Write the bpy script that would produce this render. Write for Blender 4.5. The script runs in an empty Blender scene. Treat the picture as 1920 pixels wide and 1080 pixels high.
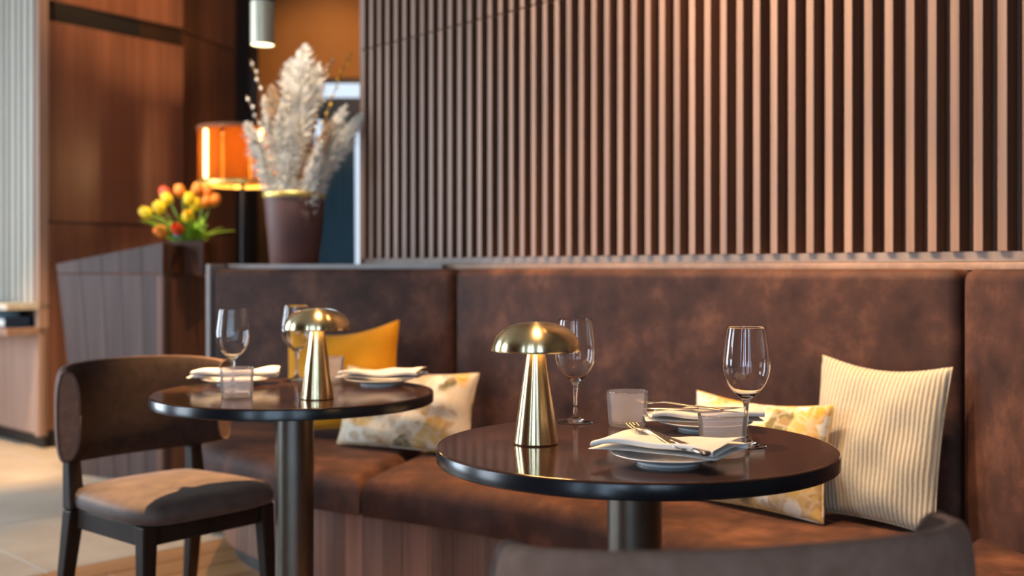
import bpy, bmesh, math, random
from mathutils import Vector, Matrix
random.seed(7)
PI = math.pi
R = math.radians
scene = bpy.context.scene
COL = scene.collection

# ------------------------------------------------------------------ camera, world, light, exposure
F, Y0, EYE = 2050.0, 503.0, 1.05
cam_data = bpy.data.cameras.new('camera')
cam_data.sensor_width = 36.0
cam_data.lens = F / 1920 * 36
cam_data.shift_y = -(540 - Y0) / 1920
cam_data.clip_start = 0.02
cam_data.dof.use_dof = True
cam_data.dof.focus_distance = 1.90
cam_data.dof.aperture_fstop = 2.7
cam = bpy.data.objects.new('camera', cam_data)
COL.objects.link(cam)
cam.location = (0, 0, EYE)
cam.rotation_euler = (R(90), 0, 0)
scene.camera = cam

world = bpy.data.worlds.new('sky')
scene.world = world
world.use_nodes = True
wb = world.node_tree.nodes['Background']
wb.inputs[0].default_value = (0.72, 0.84, 1.0, 1)
wb.inputs[1].default_value = 1.2

vs = scene.view_settings
vs.view_transform = 'Standard'
vs.look = 'None'
vs.exposure = 0.0
vs.gamma = 1.0
vs.use_curve_mapping = False

COOL = (0.62, 0.80, 1.0)
WARM = (1.0, 0.60, 0.26)

def area(name, loc, target, sx, sy, power, colour):
    d = bpy.data.lights.new(name, 'AREA')
    d.shape = 'RECTANGLE'; d.size = sx; d.size_y = sy; d.energy = power; d.color = colour
    o = bpy.data.objects.new(name, d); COL.objects.link(o)
    o.location = loc
    o.rotation_euler = (Vector(target) - Vector(loc)).to_track_quat('-Z', 'Y').to_euler()
    return o

def spot(name, loc, target, power, colour, angle, blend=0.5, radius=0.03):
    d = bpy.data.lights.new(name, 'SPOT')
    d.energy = power; d.color = colour; d.spot_size = R(angle); d.spot_blend = blend; d.shadow_soft_size = radius
    o = bpy.data.objects.new(name, d); COL.objects.link(o)
    o.location = loc
    o.rotation_euler = (Vector(target) - Vector(loc)).to_track_quat('-Z', 'Y').to_euler()
    return o

# daylight outside the tall windows of the wall behind the camera and of the left wall
WIN_BACK = [(-2.3, 0.34), (-1.15, 0.30), (-0.62, 0.30), (0.42, 0.26), (0.82, 0.20)]          # centre x, width
WIN_LEFT = [(2.0, 1.2), (4.7, 1.6)]             # centre y, width
for x, w in WIN_BACK:
    area('daylight', (x, -1.75, 1.55), (x, 0, 1.55), w, 2.5, 122 * w, (0.55, 0.76, 1.0))
for (y, w), k in zip(WIN_LEFT, (95, 125)):
    area('daylight', (-5.15, y, 1.55), (0, y, 1.55), w, 2.5, k * w, (0.75, 0.87, 1.0))
area('daylight', (-1.5, 10.3, 1.5), (-1.5, 9, 1.5), 0.6, 2.5, 45, COOL)
# ceiling spots, plus one added fill for the desk side
NEUTRAL = (1.0, 0.74, 0.50)
spot('ceiling_or_fill_spot', (-0.25, 1.9, 3.1), (0.85, 2.68, 0.65), 250, WARM, 26, 0.6)          # cushions in the corner
spot('ceiling_or_fill_spot', (-1.0, 3.15, 3.12), (0.45, 3.32, 1.6), 200, NEUTRAL, 60, 0.9)       # wall wash from the left
spot('ceiling_or_fill_spot', (-0.45, 2.5, 3.12), (1.0, 2.75, 1.55), 260, NEUTRAL, 60, 0.9)       # wall wash, right
spot('ceiling_or_fill_spot', (0.531, 2.976, 3.4), (0.62, 3.06, 1.05), 230, (1, .45, .15), 60, 0.9)   # orange scallop grazing the wall
spot('ceiling_or_fill_spot', (0.1, 2.2, 3.12), (0.25, 1.95, 0.74), 300, WARM, 40, 0.7)           # nearer table
spot('ceiling_or_fill_spot', (-0.45, 3.0, 3.12), (-0.55, 2.85, 0.74), 230, WARM, 30, 0.6)        # further table
spot('ceiling_or_fill_spot', (-0.75, 3.35, 3.12), (-0.86, 2.98, 0.46), 1300, WARM, 15, 0.5)       # chair seat
spot('ceiling_or_fill_spot', (-0.15, 3.2, 3.12), (-0.12, 3.35, 0.45), 330, WARM, 38, 0.7)         # seat of the banquette
spot('ceiling_or_fill_spot', (-2.7, 5.2, 3.12), (-3.0, 5.9, 0.0), 520, WARM, 40, 0.7)            # floor by the cabinet
spot('ceiling_or_fill_spot', (-1.5, 4.6, 3.12), (-1.35, 4.2, 0.0), 160, WARM, 30, 0.7)           # floor by the bench end
spot('ceiling_or_fill_spot', (-2.1, 6.3, 3.45), (-2.45, 6.70, 3.0), 70, (1, .5, .18), 80, 0.8)    # top of the pier
spot('ceiling_or_fill_spot', (-1.3, 8.3, 3.3), (-1.6, 9.7, 2.75), 75, (1, .50, .16), 70, 0.8)   # far room
spot('ceiling_or_fill_spot', (-1.05, 4.0, 3.12), (-0.93, 4.6, 1.5), 330, (1, .82, .62), 22, 0.6) # dried grasses
spot('ceiling_or_fill_spot', (-0.75, 5.0, 3.12), (-1.65, 5.5, 0.7), 110, WARM, 24, 0.7)          # added fill brightening the side of the host desk, no known fixture
spot('ceiling_or_fill_spot', (-1.9, 4.8, 3.12), (-1.64, 5.5, 1.3), 300, (1, .85, .62), 14, 0.6)  # tulips

# ------------------------------------------------------------------ materials
def mat(name):
    m = bpy.data.materials.new(name); m.use_nodes = True
    nt = m.node_tree
    return m, nt, nt.nodes['Principled BSDF']

def N(nt, kind, **kw):
    n = nt.nodes.new(kind)
    for k, v in kw.items():
        setattr(n, k, v)
    return n

def ramp(nt, stops, interp='LINEAR'):
    n = nt.nodes.new('ShaderNodeValToRGB')
    n.color_ramp.interpolation = interp
    e = n.color_ramp.elements
    while len(e) < len(stops):
        e.new(0.5)
    for el, (p, c) in zip(e, stops):
        el.position = p; el.color = (c[0], c[1], c[2], 1)
    return n

def coords(nt, scale=(1, 1, 1), rand=True, rot=(0, 0, 0)):
    tc = N(nt, 'ShaderNodeTexCoord')
    mp = N(nt, 'ShaderNodeMapping')
    mp.inputs['Scale'].default_value = scale
    mp.inputs['Rotation'].default_value = rot
    src = tc.outputs['Object']
    if rand:
        oi = N(nt, 'ShaderNodeObjectInfo')
        mul = N(nt, 'ShaderNodeMath', operation='MULTIPLY'); mul.inputs[1].default_value = 37.0
        nt.links.new(oi.outputs['Random'], mul.inputs[0])
        add = N(nt, 'ShaderNodeVectorMath', operation='ADD')
        nt.links.new(src, add.inputs[0]); nt.links.new(mul.outputs[0], add.inputs[1])
        src = add.outputs[0]
    nt.links.new(src, mp.inputs['Vector'])
    return mp.outputs['Vector']

def bump(nt, b, height, strength=0.2, dist=0.01):
    n = N(nt, 'ShaderNodeBump'); n.inputs['Strength'].default_value = strength; n.inputs['Distance'].default_value = dist
    nt.links.new(height, n.inputs['Height']); nt.links.new(n.outputs[0], b.inputs['Normal'])

def wood(name, dark, light, rough=0.45, fine=60, lng=1.5, vary=0.35, rot=(0, 0, 0), spec=0.4, axis='z'):
    m, nt, b = mat(name)
    sc = (fine, fine, lng) if axis == 'z' else (lng, fine, fine) if axis == 'x' else (fine, lng, fine)
    v = coords(nt, sc, True, rot)
    n1 = N(nt, 'ShaderNodeTexNoise'); n1.inputs['Scale'].default_value = 1.0; n1.inputs['Detail'].default_value = 5; n1.inputs['Distortion'].default_value = 0.6
    nt.links.new(v, n1.inputs['Vector'])
    v2 = coords(nt, tuple(s * 0.13 for s in sc), True, rot)
    n2 = N(nt, 'ShaderNodeTexNoise'); n2.inputs['Scale'].default_value = 1.0; n2.inputs['Detail'].default_value = 3
    nt.links.new(v2, n2.inputs['Vector'])
    mx = N(nt, 'ShaderNodeMath', operation='ADD'); nt.links.new(n1.outputs['Fac'], mx.inputs[0]); nt.links.new(n2.outputs['Fac'], mx.inputs[1])
    oi = N(nt, 'ShaderNodeObjectInfo')
    ml = N(nt, 'ShaderNodeMath', operation='MULTIPLY_ADD'); ml.inputs[1].default_value = vary; ml.inputs[2].default_value = -vary / 2
    nt.links.new(oi.outputs['Random'], ml.inputs[0])
    ad = N(nt, 'ShaderNodeMath', operation='ADD'); nt.links.new(mx.outputs[0], ad.inputs[0]); nt.links.new(ml.outputs[0], ad.inputs[1])
    hf = N(nt, 'ShaderNodeMath', operation='MULTIPLY'); hf.inputs[1].default_value = 0.5; nt.links.new(ad.outputs[0], hf.inputs[0])
    rp = ramp(nt, [(0.3, dark), (0.7, light)]); nt.links.new(hf.outputs[0], rp.inputs[0])
    nt.links.new(rp.outputs[0], b.inputs['Base Color'])
    b.inputs['Roughness'].default_value = rough
    b.inputs['Specular IOR Level'].default_value = spec
    bump(nt, b, n1.outputs['Fac'], 0.15, 0.002)
    return m

def mottled(name, stops, rough=0.6, scale=7, sheen=0.0, sheen_tint=(1, 1, 1), fine=300, bs=0.1, spec=0.3):
    m, nt, b = mat(name)
    v = coords(nt, (1, 1, 1))
    n = N(nt, 'ShaderNodeTexNoise'); n.inputs['Scale'].default_value = scale; n.inputs['Detail'].default_value = 6; n.inputs['Roughness'].default_value = 0.62
    nt.links.new(v, n.inputs['Vector'])
    rp = ramp(nt, stops); nt.links.new(n.outputs['Fac'], rp.inputs[0]); nt.links.new(rp.outputs[0], b.inputs['Base Color'])
    f = N(nt, 'ShaderNodeTexNoise'); f.inputs['Scale'].default_value = fine; f.inputs['Detail'].default_value = 2
    nt.links.new(v, f.inputs['Vector'])
    b.inputs['Roughness'].default_value = rough
    b.inputs['Specular IOR Level'].default_value = spec
    b.inputs['Sheen Weight'].default_value = sheen
    b.inputs['Sheen Tint'].default_value = (*sheen_tint, 1)
    b.inputs['Sheen Roughness'].default_value = 0.4
    bump(nt, b, f.outputs['Fac'], bs, 0.003)
    return m

def plain(name, c, rough=0.5, metal=0.0, spec=0.5, emit=None, estr=0.0):
    m, nt, b = mat(name)
    v = coords(nt, (1, 1, 1))
    n = N(nt, 'ShaderNodeTexNoise'); n.inputs['Scale'].default_value = 14; n.inputs['Detail'].default_value = 3
    nt.links.new(v, n.inputs['Vector'])
    rp = ramp(nt, [(0.3, tuple(x * 0.92 for x in c)), (0.7, tuple(min(1, x * 1.08) for x in c))])
    nt.links.new(n.outputs['Fac'], rp.inputs[0]); nt.links.new(rp.outputs[0], b.inputs['Base Color'])
    b.inputs['Roughness'].default_value = rough; b.inputs['Metallic'].default_value = metal
    b.inputs['Specular IOR Level'].default_value = spec
    if emit:
        b.inputs['Emission Color'].default_value = (*emit, 1); b.inputs['Emission Strength'].default_value = estr
    return m

M = {}
M['slat'] = wood('walnut_slat', (0.20, 0.115, 0.075), (0.42, 0.25, 0.17), 0.5, 70, 1.2, 0.25)
M['slat_back'] = wood('walnut_backing', (0.10, 0.05, 0.03), (0.24, 0.13, 0.085), 0.6, 50, 1.2, 0.1)
M['ledge'] = wood('walnut_ledge', (0.24, 0.14, 0.09), (0.42, 0.26, 0.17), 0.5, 50, 2, 0.1, axis='x')
M['panel'] = wood('walnut_panel', (0.10, 0.042, 0.026), (0.26, 0.115, 0.072), 0.42, 26, 0.7, 0.2)
M['panel_dark'] = wood('dark_walnut_panel', (0.045, 0.014, 0.006), (0.13, 0.045, 0.02), 0.45, 26, 0.7, 0.2)
M['recess'] = wood('blackened_walnut', (0.014, 0.007, 0.004), (0.035, 0.018, 0.010), 0.5, 26, 0.7, 0.2)
M['plinth'] = wood('walnut_plinth', (0.07, 0.028, 0.016), (0.26, 0.12, 0.075), 0.4, 30, 1.0, 0.7)
M['pale_slat'] = wood('pale_grey_slat', (0.44, 0.41, 0.35), (0.66, 0.62, 0.53), 0.5, 40, 1, 0.2)
M['pale_wood'] = wood('pale_cabinet_wood', (0.26, 0.16, 0.12), (0.44, 0.29, 0.22), 0.45, 30, 1, 0.2)
M['grey_wood'] = wood('greyed_wood', (0.050, 0.027, 0.022), (0.105, 0.063, 0.053), 0.55, 28, 1, 0.2, spec=0.2)
M['planks'] = wood('oak_floor', (0.28, 0.13, 0.05), (0.50, 0.26, 0.11), 0.4, 28, 1.2, 0.4, axis='x')
M['tile'] = mottled('stone_tile', [(0.35, (0.47, 0.39, 0.30)), (0.7, (0.60, 0.51, 0.40))], 0.45, 3, fine=60, bs=0.03)
M['grout'] = plain('floor_grout', (0.20, 0.17, 0.14), 0.8)
M['dark'] = plain('black_lacquer', (0.008, 0.007, 0.008), 0.5)
M['leather'] = mottled('brown_suede', [(0.30, (0.026, 0.012, 0.010)), (0.52, (0.068, 0.029, 0.020)), (0.75, (0.165, 0.070, 0.040))], 0.68, 7, 0.03, (0.8, 0.5, 0.4), 220, 0.15, 0.2)
M['base_grey'] = wood('greyed_base_board', (0.20, 0.15, 0.125), (0.33, 0.26, 0.22), 0.6, 50, 2, 0.1, axis='x')
M['shell'] = plain('grey_wood_rim', (0.34, 0.30, 0.28), 0.5)
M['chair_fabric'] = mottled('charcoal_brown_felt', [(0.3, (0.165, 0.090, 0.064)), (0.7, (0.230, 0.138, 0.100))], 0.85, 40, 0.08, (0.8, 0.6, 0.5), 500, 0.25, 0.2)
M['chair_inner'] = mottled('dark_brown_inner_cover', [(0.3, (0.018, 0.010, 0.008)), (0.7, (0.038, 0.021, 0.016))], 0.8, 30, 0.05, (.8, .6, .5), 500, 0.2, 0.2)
M['chair_piping'] = plain('dark_piping', (0.10, 0.06, 0.045), 0.7)
M['seat_leather'] = mottled('dark_seat_cover', [(0.3, (0.060, 0.040, 0.034)), (0.7, (0.11, 0.075, 0.062))], 0.6, 20, 0.2, (0.9, 0.8, 0.7), 400, 0.15, 0.35)
M['chair_wood'] = wood('dark_stained_beech', (0.013, 0.007, 0.005), (0.028, 0.016, 0.010), 0.5, 60, 2, 0.2, spec=0.2)
M['table_top'] = mottled('dark_glazed_top', [(0.3, (0.032, 0.014, 0.009)), (0.7, (0.048, 0.022, 0.014))], 0.10, 30, fine=700, bs=0.015, spec=0.5)
M['table_edge'] = plain('black_edge_band', (0.008, 0.009, 0.012), 0.22)
M['pedestal'] = plain('bronze_pedestal', (0.17, 0.16, 0.14), 0.34, 1.0)
M['china'] = plain('white_china', (0.80, 0.80, 0.80), 0.18)
M['linen'] = mottled('white_linen', [(0.3, (0.78, 0.75, 0.70)), (0.7, (0.86, 0.83, 0.79))], 0.9, 30, 0.1, (1, 1, 1), 900, 0.15, 0.2)
M['steel'] = plain('polished_steel', (0.62, 0.58, 0.52), 0.16, 1.0)
M['mustard'] = mottled('mustard_cloth', [(0.3, (0.60, 0.235, 0.006)), (0.7, (0.74, 0.31, 0.010))], 0.85, 9, 0.2, (1, .8, .4), 400, 0.2, 0.2)
M['pot'] = mottled('brown_pot', [(0.3, (0.11, 0.05, 0.042)), (0.7, (0.18, 0.085, 0.07))], 0.5, 6, fine=80, bs=0.1)
M['pot_rim'] = plain('gilded_rim', (0.80, 0.58, 0.16), 0.35, 0.6)
M['pampas'] = mottled('dried_pampas', [(0.3, (0.76, 0.69, 0.58)), (0.7, (0.93, 0.88, 0.80))], 0.9, 12, fine=90)
M['pampas_tan'] = mottled('tan_dried_grass', [(0.3, (0.50, 0.34, 0.20)), (0.7, (0.74, 0.55, 0.36))], 0.9, 12, fine=90)
M['twig'] = plain('dry_twig', (0.30, 0.17, 0.08), 0.8)
M['twig_red'] = plain('red_brown_twig', (0.34, 0.12, 0.05), 0.8)
M['stem'] = plain('green_stem', (0.12, 0.26, 0.04), 0.6)
M['leaf'] = plain('green_leaf', (0.26, 0.46, 0.03), 0.5)
M['tulip_yellow'] = plain('yellow_petal', (0.90, 0.58, 0.01), 0.5)
M['tulip_orange'] = plain('orange_petal', (0.85, 0.24, 0.02), 0.5)
M['tulip_red'] = plain('red_petal', (0.70, 0.06, 0.01), 0.5)
M['blue'] = plain('pale_blue_glaze', (0.14, 0.42, 0.60), 0.3)
M['teal'] = mottled('teal_curtain', [(0.3, (0.10, 0.16, 0.20)), (0.7, (0.15, 0.23, 0.28))], 0.9, 5)
def translucent_cloth(m):
    nt = m.node_tree; b = nt.nodes['Principled BSDF']
    t = N(nt, 'ShaderNodeBsdfTranslucent'); t.inputs[0].default_value = (0.24, 0.34, 0.38, 1)
    mx = N(nt, 'ShaderNodeMixShader'); mx.inputs[0].default_value = 0.45
    nt.links.new(b.outputs[0], mx.inputs[1]); nt.links.new(t.outputs[0], mx.inputs[2])
    nt.links.new(mx.outputs[0], nt.nodes['Material Output'].inputs['Surface'])
translucent_cloth(M['teal'])
M['navy'] = plain('navy_cap', (0.03, 0.06, 0.13), 0.4)
M['ochre'] = mottled('ochre_plaster', [(0.3, (0.36, 0.19, 0.08)), (0.7, (0.44, 0.24, 0.11))], 0.8, 2)
M['plaster'] = mottled('taupe_plaster', [(0.3, (0.22, 0.17, 0.13)), (0.7, (0.27, 0.21, 0.16))], 0.85, 3)
M['ceiling'] = plain('ceiling_paint', (0.30, 0.26, 0.22), 0.9)
M['metal_frame'] = plain('grey_window_frame', (0.10, 0.10, 0.11), 0.5)
M['book_blue'] = plain('blue_book_cover', (0.16, 0.30, 0.40), 0.6)
M['book_teal'] = plain('pale_teal_book_cover', (0.32, 0.50, 0.56), 0.6)
M['book_navy'] = plain('dark_blue_book_cover', (0.05, 0.08, 0.13), 0.6)
M['paper'] = plain('paper_pages', (0.7, 0.68, 0.62), 0.9)
M['cushion_edge'] = plain('cream_piping', (0.62, 0.52, 0.36), 0.9)

def brass(name, c, rough, aniso):
    m, nt, b = mat(name)
    v = coords(nt, (6, 6, 900), False)
    n = N(nt, 'ShaderNodeTexNoise'); n.inputs['Scale'].default_value = 1; n.inputs['Detail'].default_value = 2
    nt.links.new(v, n.inputs['Vector'])
    rp = ramp(nt, [(0.3, tuple(x * 0.9 for x in c)), (0.7, c)]); nt.links.new(n.outputs['Fac'], rp.inputs[0])
    nt.links.new(rp.outputs[0], b.inputs['Base Color'])
    b.inputs['Metallic'].default_value = 1; b.inputs['Roughness'].default_value = rough
    b.inputs['Anisotropic'].default_value = aniso
    b.inputs['Anisotropic Rotation'].default_value = 0.25
    t = N(nt, 'ShaderNodeTangent'); t.direction_type = 'RADIAL'; t.axis = 'Z'
    nt.links.new(t.outputs[0], b.inputs['Tangent'])
    return m
M['brass'] = brass('brushed_brass', (0.82, 0.68, 0.40), 0.24, 0.8)
M['pendant'] = brass('satin_pale_brass', (0.85, 0.82, 0.62), 0.45, 0.5)
M['pendant'].node_tree.nodes['Principled BSDF'].inputs['Metallic'].default_value = 0.55

def emitter(name, c, s):
    m, nt, b = mat(name)
    b.inputs['Base Color'].default_value = (*c, 1)
    b.inputs['Emission Color'].default_value = (*c, 1); b.inputs['Emission Strength'].default_value = s
    n = N(nt, 'ShaderNodeTexNoise'); n.inputs['Scale'].default_value = 3
    rp = ramp(nt, [(0, tuple(x * .95 for x in c)), (1, c)]); nt.links.new(n.outputs[0], rp.inputs[0]); nt.links.new(rp.outputs[0], b.inputs['Emission Color'])
    return m
M['bulb'] = emitter('warm_bulb', (1.0, 0.66, 0.24), 9)
M['bulb_cream'] = emitter('cream_bulb', (1.0, 0.86, 0.45), 5)
M['diffuser'] = emitter('lamp_diffuser', (1.0, 0.58, 0.20), 34)

def glass(name, c, rough, ior=1.48):
    m, nt, b = mat(name)
    n = N(nt, 'ShaderNodeTexNoise'); n.inputs['Scale'].default_value = 5
    rp = ramp(nt, [(0, c), (1, c)]); nt.links.new(n.outputs[0], rp.inputs[0]); nt.links.new(rp.outputs[0], b.inputs['Base Color'])
    b.inputs['Transmission Weight'].default_value = 1; b.inputs['Roughness'].default_value = rough; b.inputs['IOR'].default_value = ior
    return m
M['glass'] = glass('clear_crystal', (1, 1, 1), 0.0)
def frost():
    m, nt, b = mat('frosted_tumbler_glass')
    t = N(nt, 'ShaderNodeBsdfTransparent'); t.inputs[0].default_value = (0.93, 0.92, 0.94, 1)
    tl = N(nt, 'ShaderNodeBsdfTranslucent'); tl.inputs[0].default_value = (0.85, 0.82, 0.84, 1)
    df = N(nt, 'ShaderNodeBsdfDiffuse'); df.inputs[0].default_value = (0.80, 0.78, 0.80, 1)
    g = N(nt, 'ShaderNodeBsdfGlossy'); g.inputs['Roughness'].default_value = 0.25
    tc = N(nt, 'ShaderNodeTexCoord'); sp = N(nt, 'ShaderNodeTexNoise'); sp.inputs['Scale'].default_value = 40
    nt.links.new(tc.outputs['Object'], sp.inputs['Vector'])
    m1 = N(nt, 'ShaderNodeMixShader'); m1.inputs[0].default_value = 0.5
    nt.links.new(tl.outputs[0], m1.inputs[1]); nt.links.new(df.outputs[0], m1.inputs[2])
    fr = ramp(nt, [(0.3, (0.18,) * 3), (0.7, (0.23,) * 3)]); nt.links.new(sp.outputs[0], fr.inputs[0])
    m2 = N(nt, 'ShaderNodeMixShader'); nt.links.new(fr.outputs[0], m2.inputs[0])
    nt.links.new(t.outputs[0], m2.inputs[1]); nt.links.new(m1.outputs[0], m2.inputs[2])
    lw = N(nt, 'ShaderNodeFresnel'); lw.inputs[0].default_value = 1.10
    m3 = N(nt, 'ShaderNodeMixShader'); nt.links.new(lw.outputs[0], m3.inputs[0])
    nt.links.new(m2.outputs[0], m3.inputs[1]); nt.links.new(g.outputs[0], m3.inputs[2])
    nt.links.new(m3.outputs[0], nt.nodes['Material Output'].inputs['Surface'])
    return m
M['glass_frost'] = frost()
def pane_mat():
    m, nt, b = mat('window_glass')
    t = N(nt, 'ShaderNodeBsdfTransparent'); g = N(nt, 'ShaderNodeBsdfGlossy'); g.inputs['Roughness'].default_value = 0.02
    mix = N(nt, 'ShaderNodeMixShader'); mix.inputs[0].default_value = 0.05
    nt.links.new(t.outputs[0], mix.inputs[1]); nt.links.new(g.outputs[0], mix.inputs[2])
    nt.links.new(mix.outputs[0], nt.nodes['Material Output'].inputs['Surface'])
    return m
M['pane'] = pane_mat()
def amber_mat():
    m, nt, b = mat('amber_shade')
    d = N(nt, 'ShaderNodeBsdfDiffuse'); d.inputs[0].default_value = (0.55, 0.22, 0.04, 1)
    t = N(nt, 'ShaderNodeBsdfTranslucent'); t.inputs[0].default_value = (1.0, 0.36, 0.03, 1)
    n = N(nt, 'ShaderNodeTexNoise'); n.inputs['Scale'].default_value = 8
    rp = ramp(nt, [(0.3, (0.28, 0.13, 0.022)), (0.7, (0.34, 0.155, 0.03))]); nt.links.new(n.outputs[0], rp.inputs[0]); nt.links.new(rp.outputs[0], t.inputs[0])
    mix = N(nt, 'ShaderNodeMixShader'); mix.inputs[0].default_value = 0.75
    nt.links.new(d.outputs[0], mix.inputs[1]); nt.links.new(t.outputs[0], mix.inputs[2])
    nt.links.new(mix.outputs[0], nt.nodes['Material Output'].inputs['Surface'])
    return m
M['amber'] = amber_mat()

def floral_mat(name, ground):
    m, nt, b = mat(name)
    v = coords(nt, (1, 1, 1), True)
    # distort
    nz = N(nt, 'ShaderNodeTexNoise'); nz.inputs['Scale'].default_value = 14; nz.inputs['Detail'].default_value = 3
    nt.links.new(v, nz.inputs['Vector'])
    sub = N(nt, 'ShaderNodeVectorMath', operation='SCALE'); sub.inputs['Scale'].default_value = 0.07
    nt.links.new(nz.outputs['Color'], sub.inputs[0])
    add = N(nt, 'ShaderNodeVectorMath', operation='ADD'); nt.links.new(v, add.inputs[0]); nt.links.new(sub.outputs[0], add.inputs[1])
    vo = N(nt, 'ShaderNodeTexVoronoi'); vo.inputs['Scale'].default_value = 13; nt.links.new(add.outputs[0], vo.inputs['Vector'])
    # blossoms by cell colour
    sepc = N(nt, 'ShaderNodeSeparateColor'); nt.links.new(vo.outputs['Color'], sepc.inputs[0])
    pal = ramp(nt, [(0.0, (0.66, 0.44, 0.18)), (0.18, (0.64, 0.33, 0.05)), (0.36, (0.80, 0.73, 0.60)), (0.52, (0.66, 0.40, 0.13)), (0.66, (0.76, 0.64, 0.46)), (0.83, (0.18, 0.15, 0.065)), (0.92, (0.56, 0.40, 0.22))], 'CONSTANT')
    nt.links.new(sepc.outputs[0], pal.inputs[0])
    mask = ramp(nt, [(0.50, (1, 1, 1)), (0.66, (0, 0, 0))]); nt.links.new(vo.outputs['Distance'], mask.inputs[0])
    mixc = N(nt, 'ShaderNodeMix', data_type='RGBA'); nt.links.new(mask.outputs[0], mixc.inputs[0])
    mixc.inputs[6].default_value = (*ground, 1); nt.links.new(pal.outputs[0], mixc.inputs[7])
    # thin veins
    v2 = N(nt, 'ShaderNodeTexVoronoi'); v2.inputs['Scale'].default_value = 34; nt.links.new(add.outputs[0], v2.inputs['Vector'])
    sp2 = N(nt, 'ShaderNodeSeparateColor'); nt.links.new(v2.outputs['Color'], sp2.inputs[0])
    mk2 = ramp(nt, [(0.80, (0, 0, 0)), (0.82, (1, 1, 1))]); nt.links.new(sp2.outputs[1], mk2.inputs[0])
    sc2 = N(nt, 'ShaderNodeMath', operation='MULTIPLY'); sc2.inputs[1].default_value = 0.55; nt.links.new(mk2.outputs[0], sc2.inputs[0])
    mix2 = N(nt, 'ShaderNodeMix', data_type='RGBA'); nt.links.new(sc2.outputs[0], mix2.inputs[0]); nt.links.new(mixc.outputs[2], mix2.inputs[6])
    mix2.inputs[7].default_value = (0.40, 0.25, 0.12, 1)
    # pale petal edges following the cells
    ve = N(nt, 'ShaderNodeTexVoronoi', feature='DISTANCE_TO_EDGE'); ve.inputs['Scale'].default_value = 22; nt.links.new(add.outputs[0], ve.inputs['Vector'])
    me_ = ramp(nt, [(0.02, (0.30, 0.30, 0.30)), (0.09, (0, 0, 0))]); nt.links.new(ve.outputs['Distance'], me_.inputs[0])
    mix3 = N(nt, 'ShaderNodeMix', data_type='RGBA'); nt.links.new(me_.outputs[0], mix3.inputs[0]); nt.links.new(mix2.outputs[2], mix3.inputs[6])
    mix3.inputs[7].default_value = (0.80, 0.72, 0.58, 1)
    nt.links.new(mix3.outputs[2], b.inputs['Base Color'])
    b.inputs['Roughness'].default_value = 0.85; b.inputs['Specular IOR Level'].default_value = 0.2
    f = N(nt, 'ShaderNodeTexNoise'); f.inputs['Scale'].default_value = 300; nt.links.new(v, f.inputs['Vector'])
    bump(nt, b, f.outputs['Fac'], 0.2, 0.003)
    return m
M['floral'] = floral_mat('cream_floral_print', (0.68, 0.58, 0.43))
M['floral_yellow'] = floral_mat('yellow_floral_print', (0.66, 0.45, 0.15))

def ribbed_mat():
    m, nt, b = mat('ribbed_cream_chenille')
    v = coords(nt, (1, 1, 1), False)
    w = N(nt, 'ShaderNodeTexWave'); w.bands_direction = 'X'; w.inputs['Scale'].default_value = 30; w.inputs['Distortion'].default_value = 0.6; w.inputs['Detail'].default_value = 2
    nt.links.new(v, w.inputs['Vector'])
    n = N(nt, 'ShaderNodeTexNoise'); n.inputs['Scale'].default_value = 130; n.inputs['Detail'].default_value = 3; nt.links.new(v, n.inputs['Vector'])
    mu = N(nt, 'ShaderNodeMath', operation='MULTIPLY_ADD'); mu.inputs[1].default_value = 0.6; nt.links.new(n.outputs['Fac'], mu.inputs[0]); nt.links.new(w.outputs['Fac'], mu.inputs[2])
    rp = ramp(nt, [(0.2, (0.34, 0.285, 0.20)), (0.8, (0.54, 0.46, 0.33)), (1.0, (0.57, 0.49, 0.36))]); nt.links.new(mu.outputs[0], rp.inputs[0])
    nt.links.new(rp.outputs[0], b.inputs['Base Color'])
    b.inputs['Roughness'].default_value = 0.9; b.inputs['Specular IOR Level'].default_value = 0.15
    bump(nt, b, mu.outputs[0], 0.4, 0.005)
    return m
M['ribbed'] = ribbed_mat()

# ------------------------------------------------------------------ mesh helpers
def me_from(name, verts, faces, smooth=False):
    me = bpy.data.meshes.new(name)
    me.from_pydata([tuple(v) for v in verts], [], faces)
    me.validate()
    if smooth:
        for p in me.polygons: p.use_smooth = True
    return me

def link(name, me, m, parent=None, loc=(0, 0, 0), rot=(0, 0, 0)):
    o = bpy.data.objects.new(name, me)
    COL.objects.link(o)
    if me and m is not None and len(me.materials) == 0:
        me.materials.append(m)
    o.location = loc; o.rotation_euler = rot
    if parent is not None:
        o.parent = parent
    return o

def tag(o, label=None, cat=None, group=None, kind=None):
    if label: o['label'] = label
    if cat: o['category'] = cat
    if group: o['group'] = group
    if kind: o['kind'] = kind
    return o

def empty(name, loc=(0, 0, 0), rz=0, label=None, cat=None, group=None):
    o = bpy.data.objects.new(name, None); COL.objects.link(o)
    o.empty_display_size = 0.1
    o.location = loc; o.rotation_euler = (0, 0, rz)
    return tag(o, label, cat, group)

def copy_tree(o, parent=None):
    c = o.copy(); COL.objects.link(c)
    if parent is not None: c.parent = parent
    for ch in list(o.children):
        copy_tree(ch, c)
    return c

def autosmooth(me, deg=40):
    bm = bmesh.new(); bm.from_mesh(me)
    for f in bm.faces: f.smooth = True
    for e in bm.edges:
        e.smooth = not (len(e.link_faces) == 2 and e.calc_face_angle(0) > R(deg))
    bm.to_mesh(me); bm.free()
    return me

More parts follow.
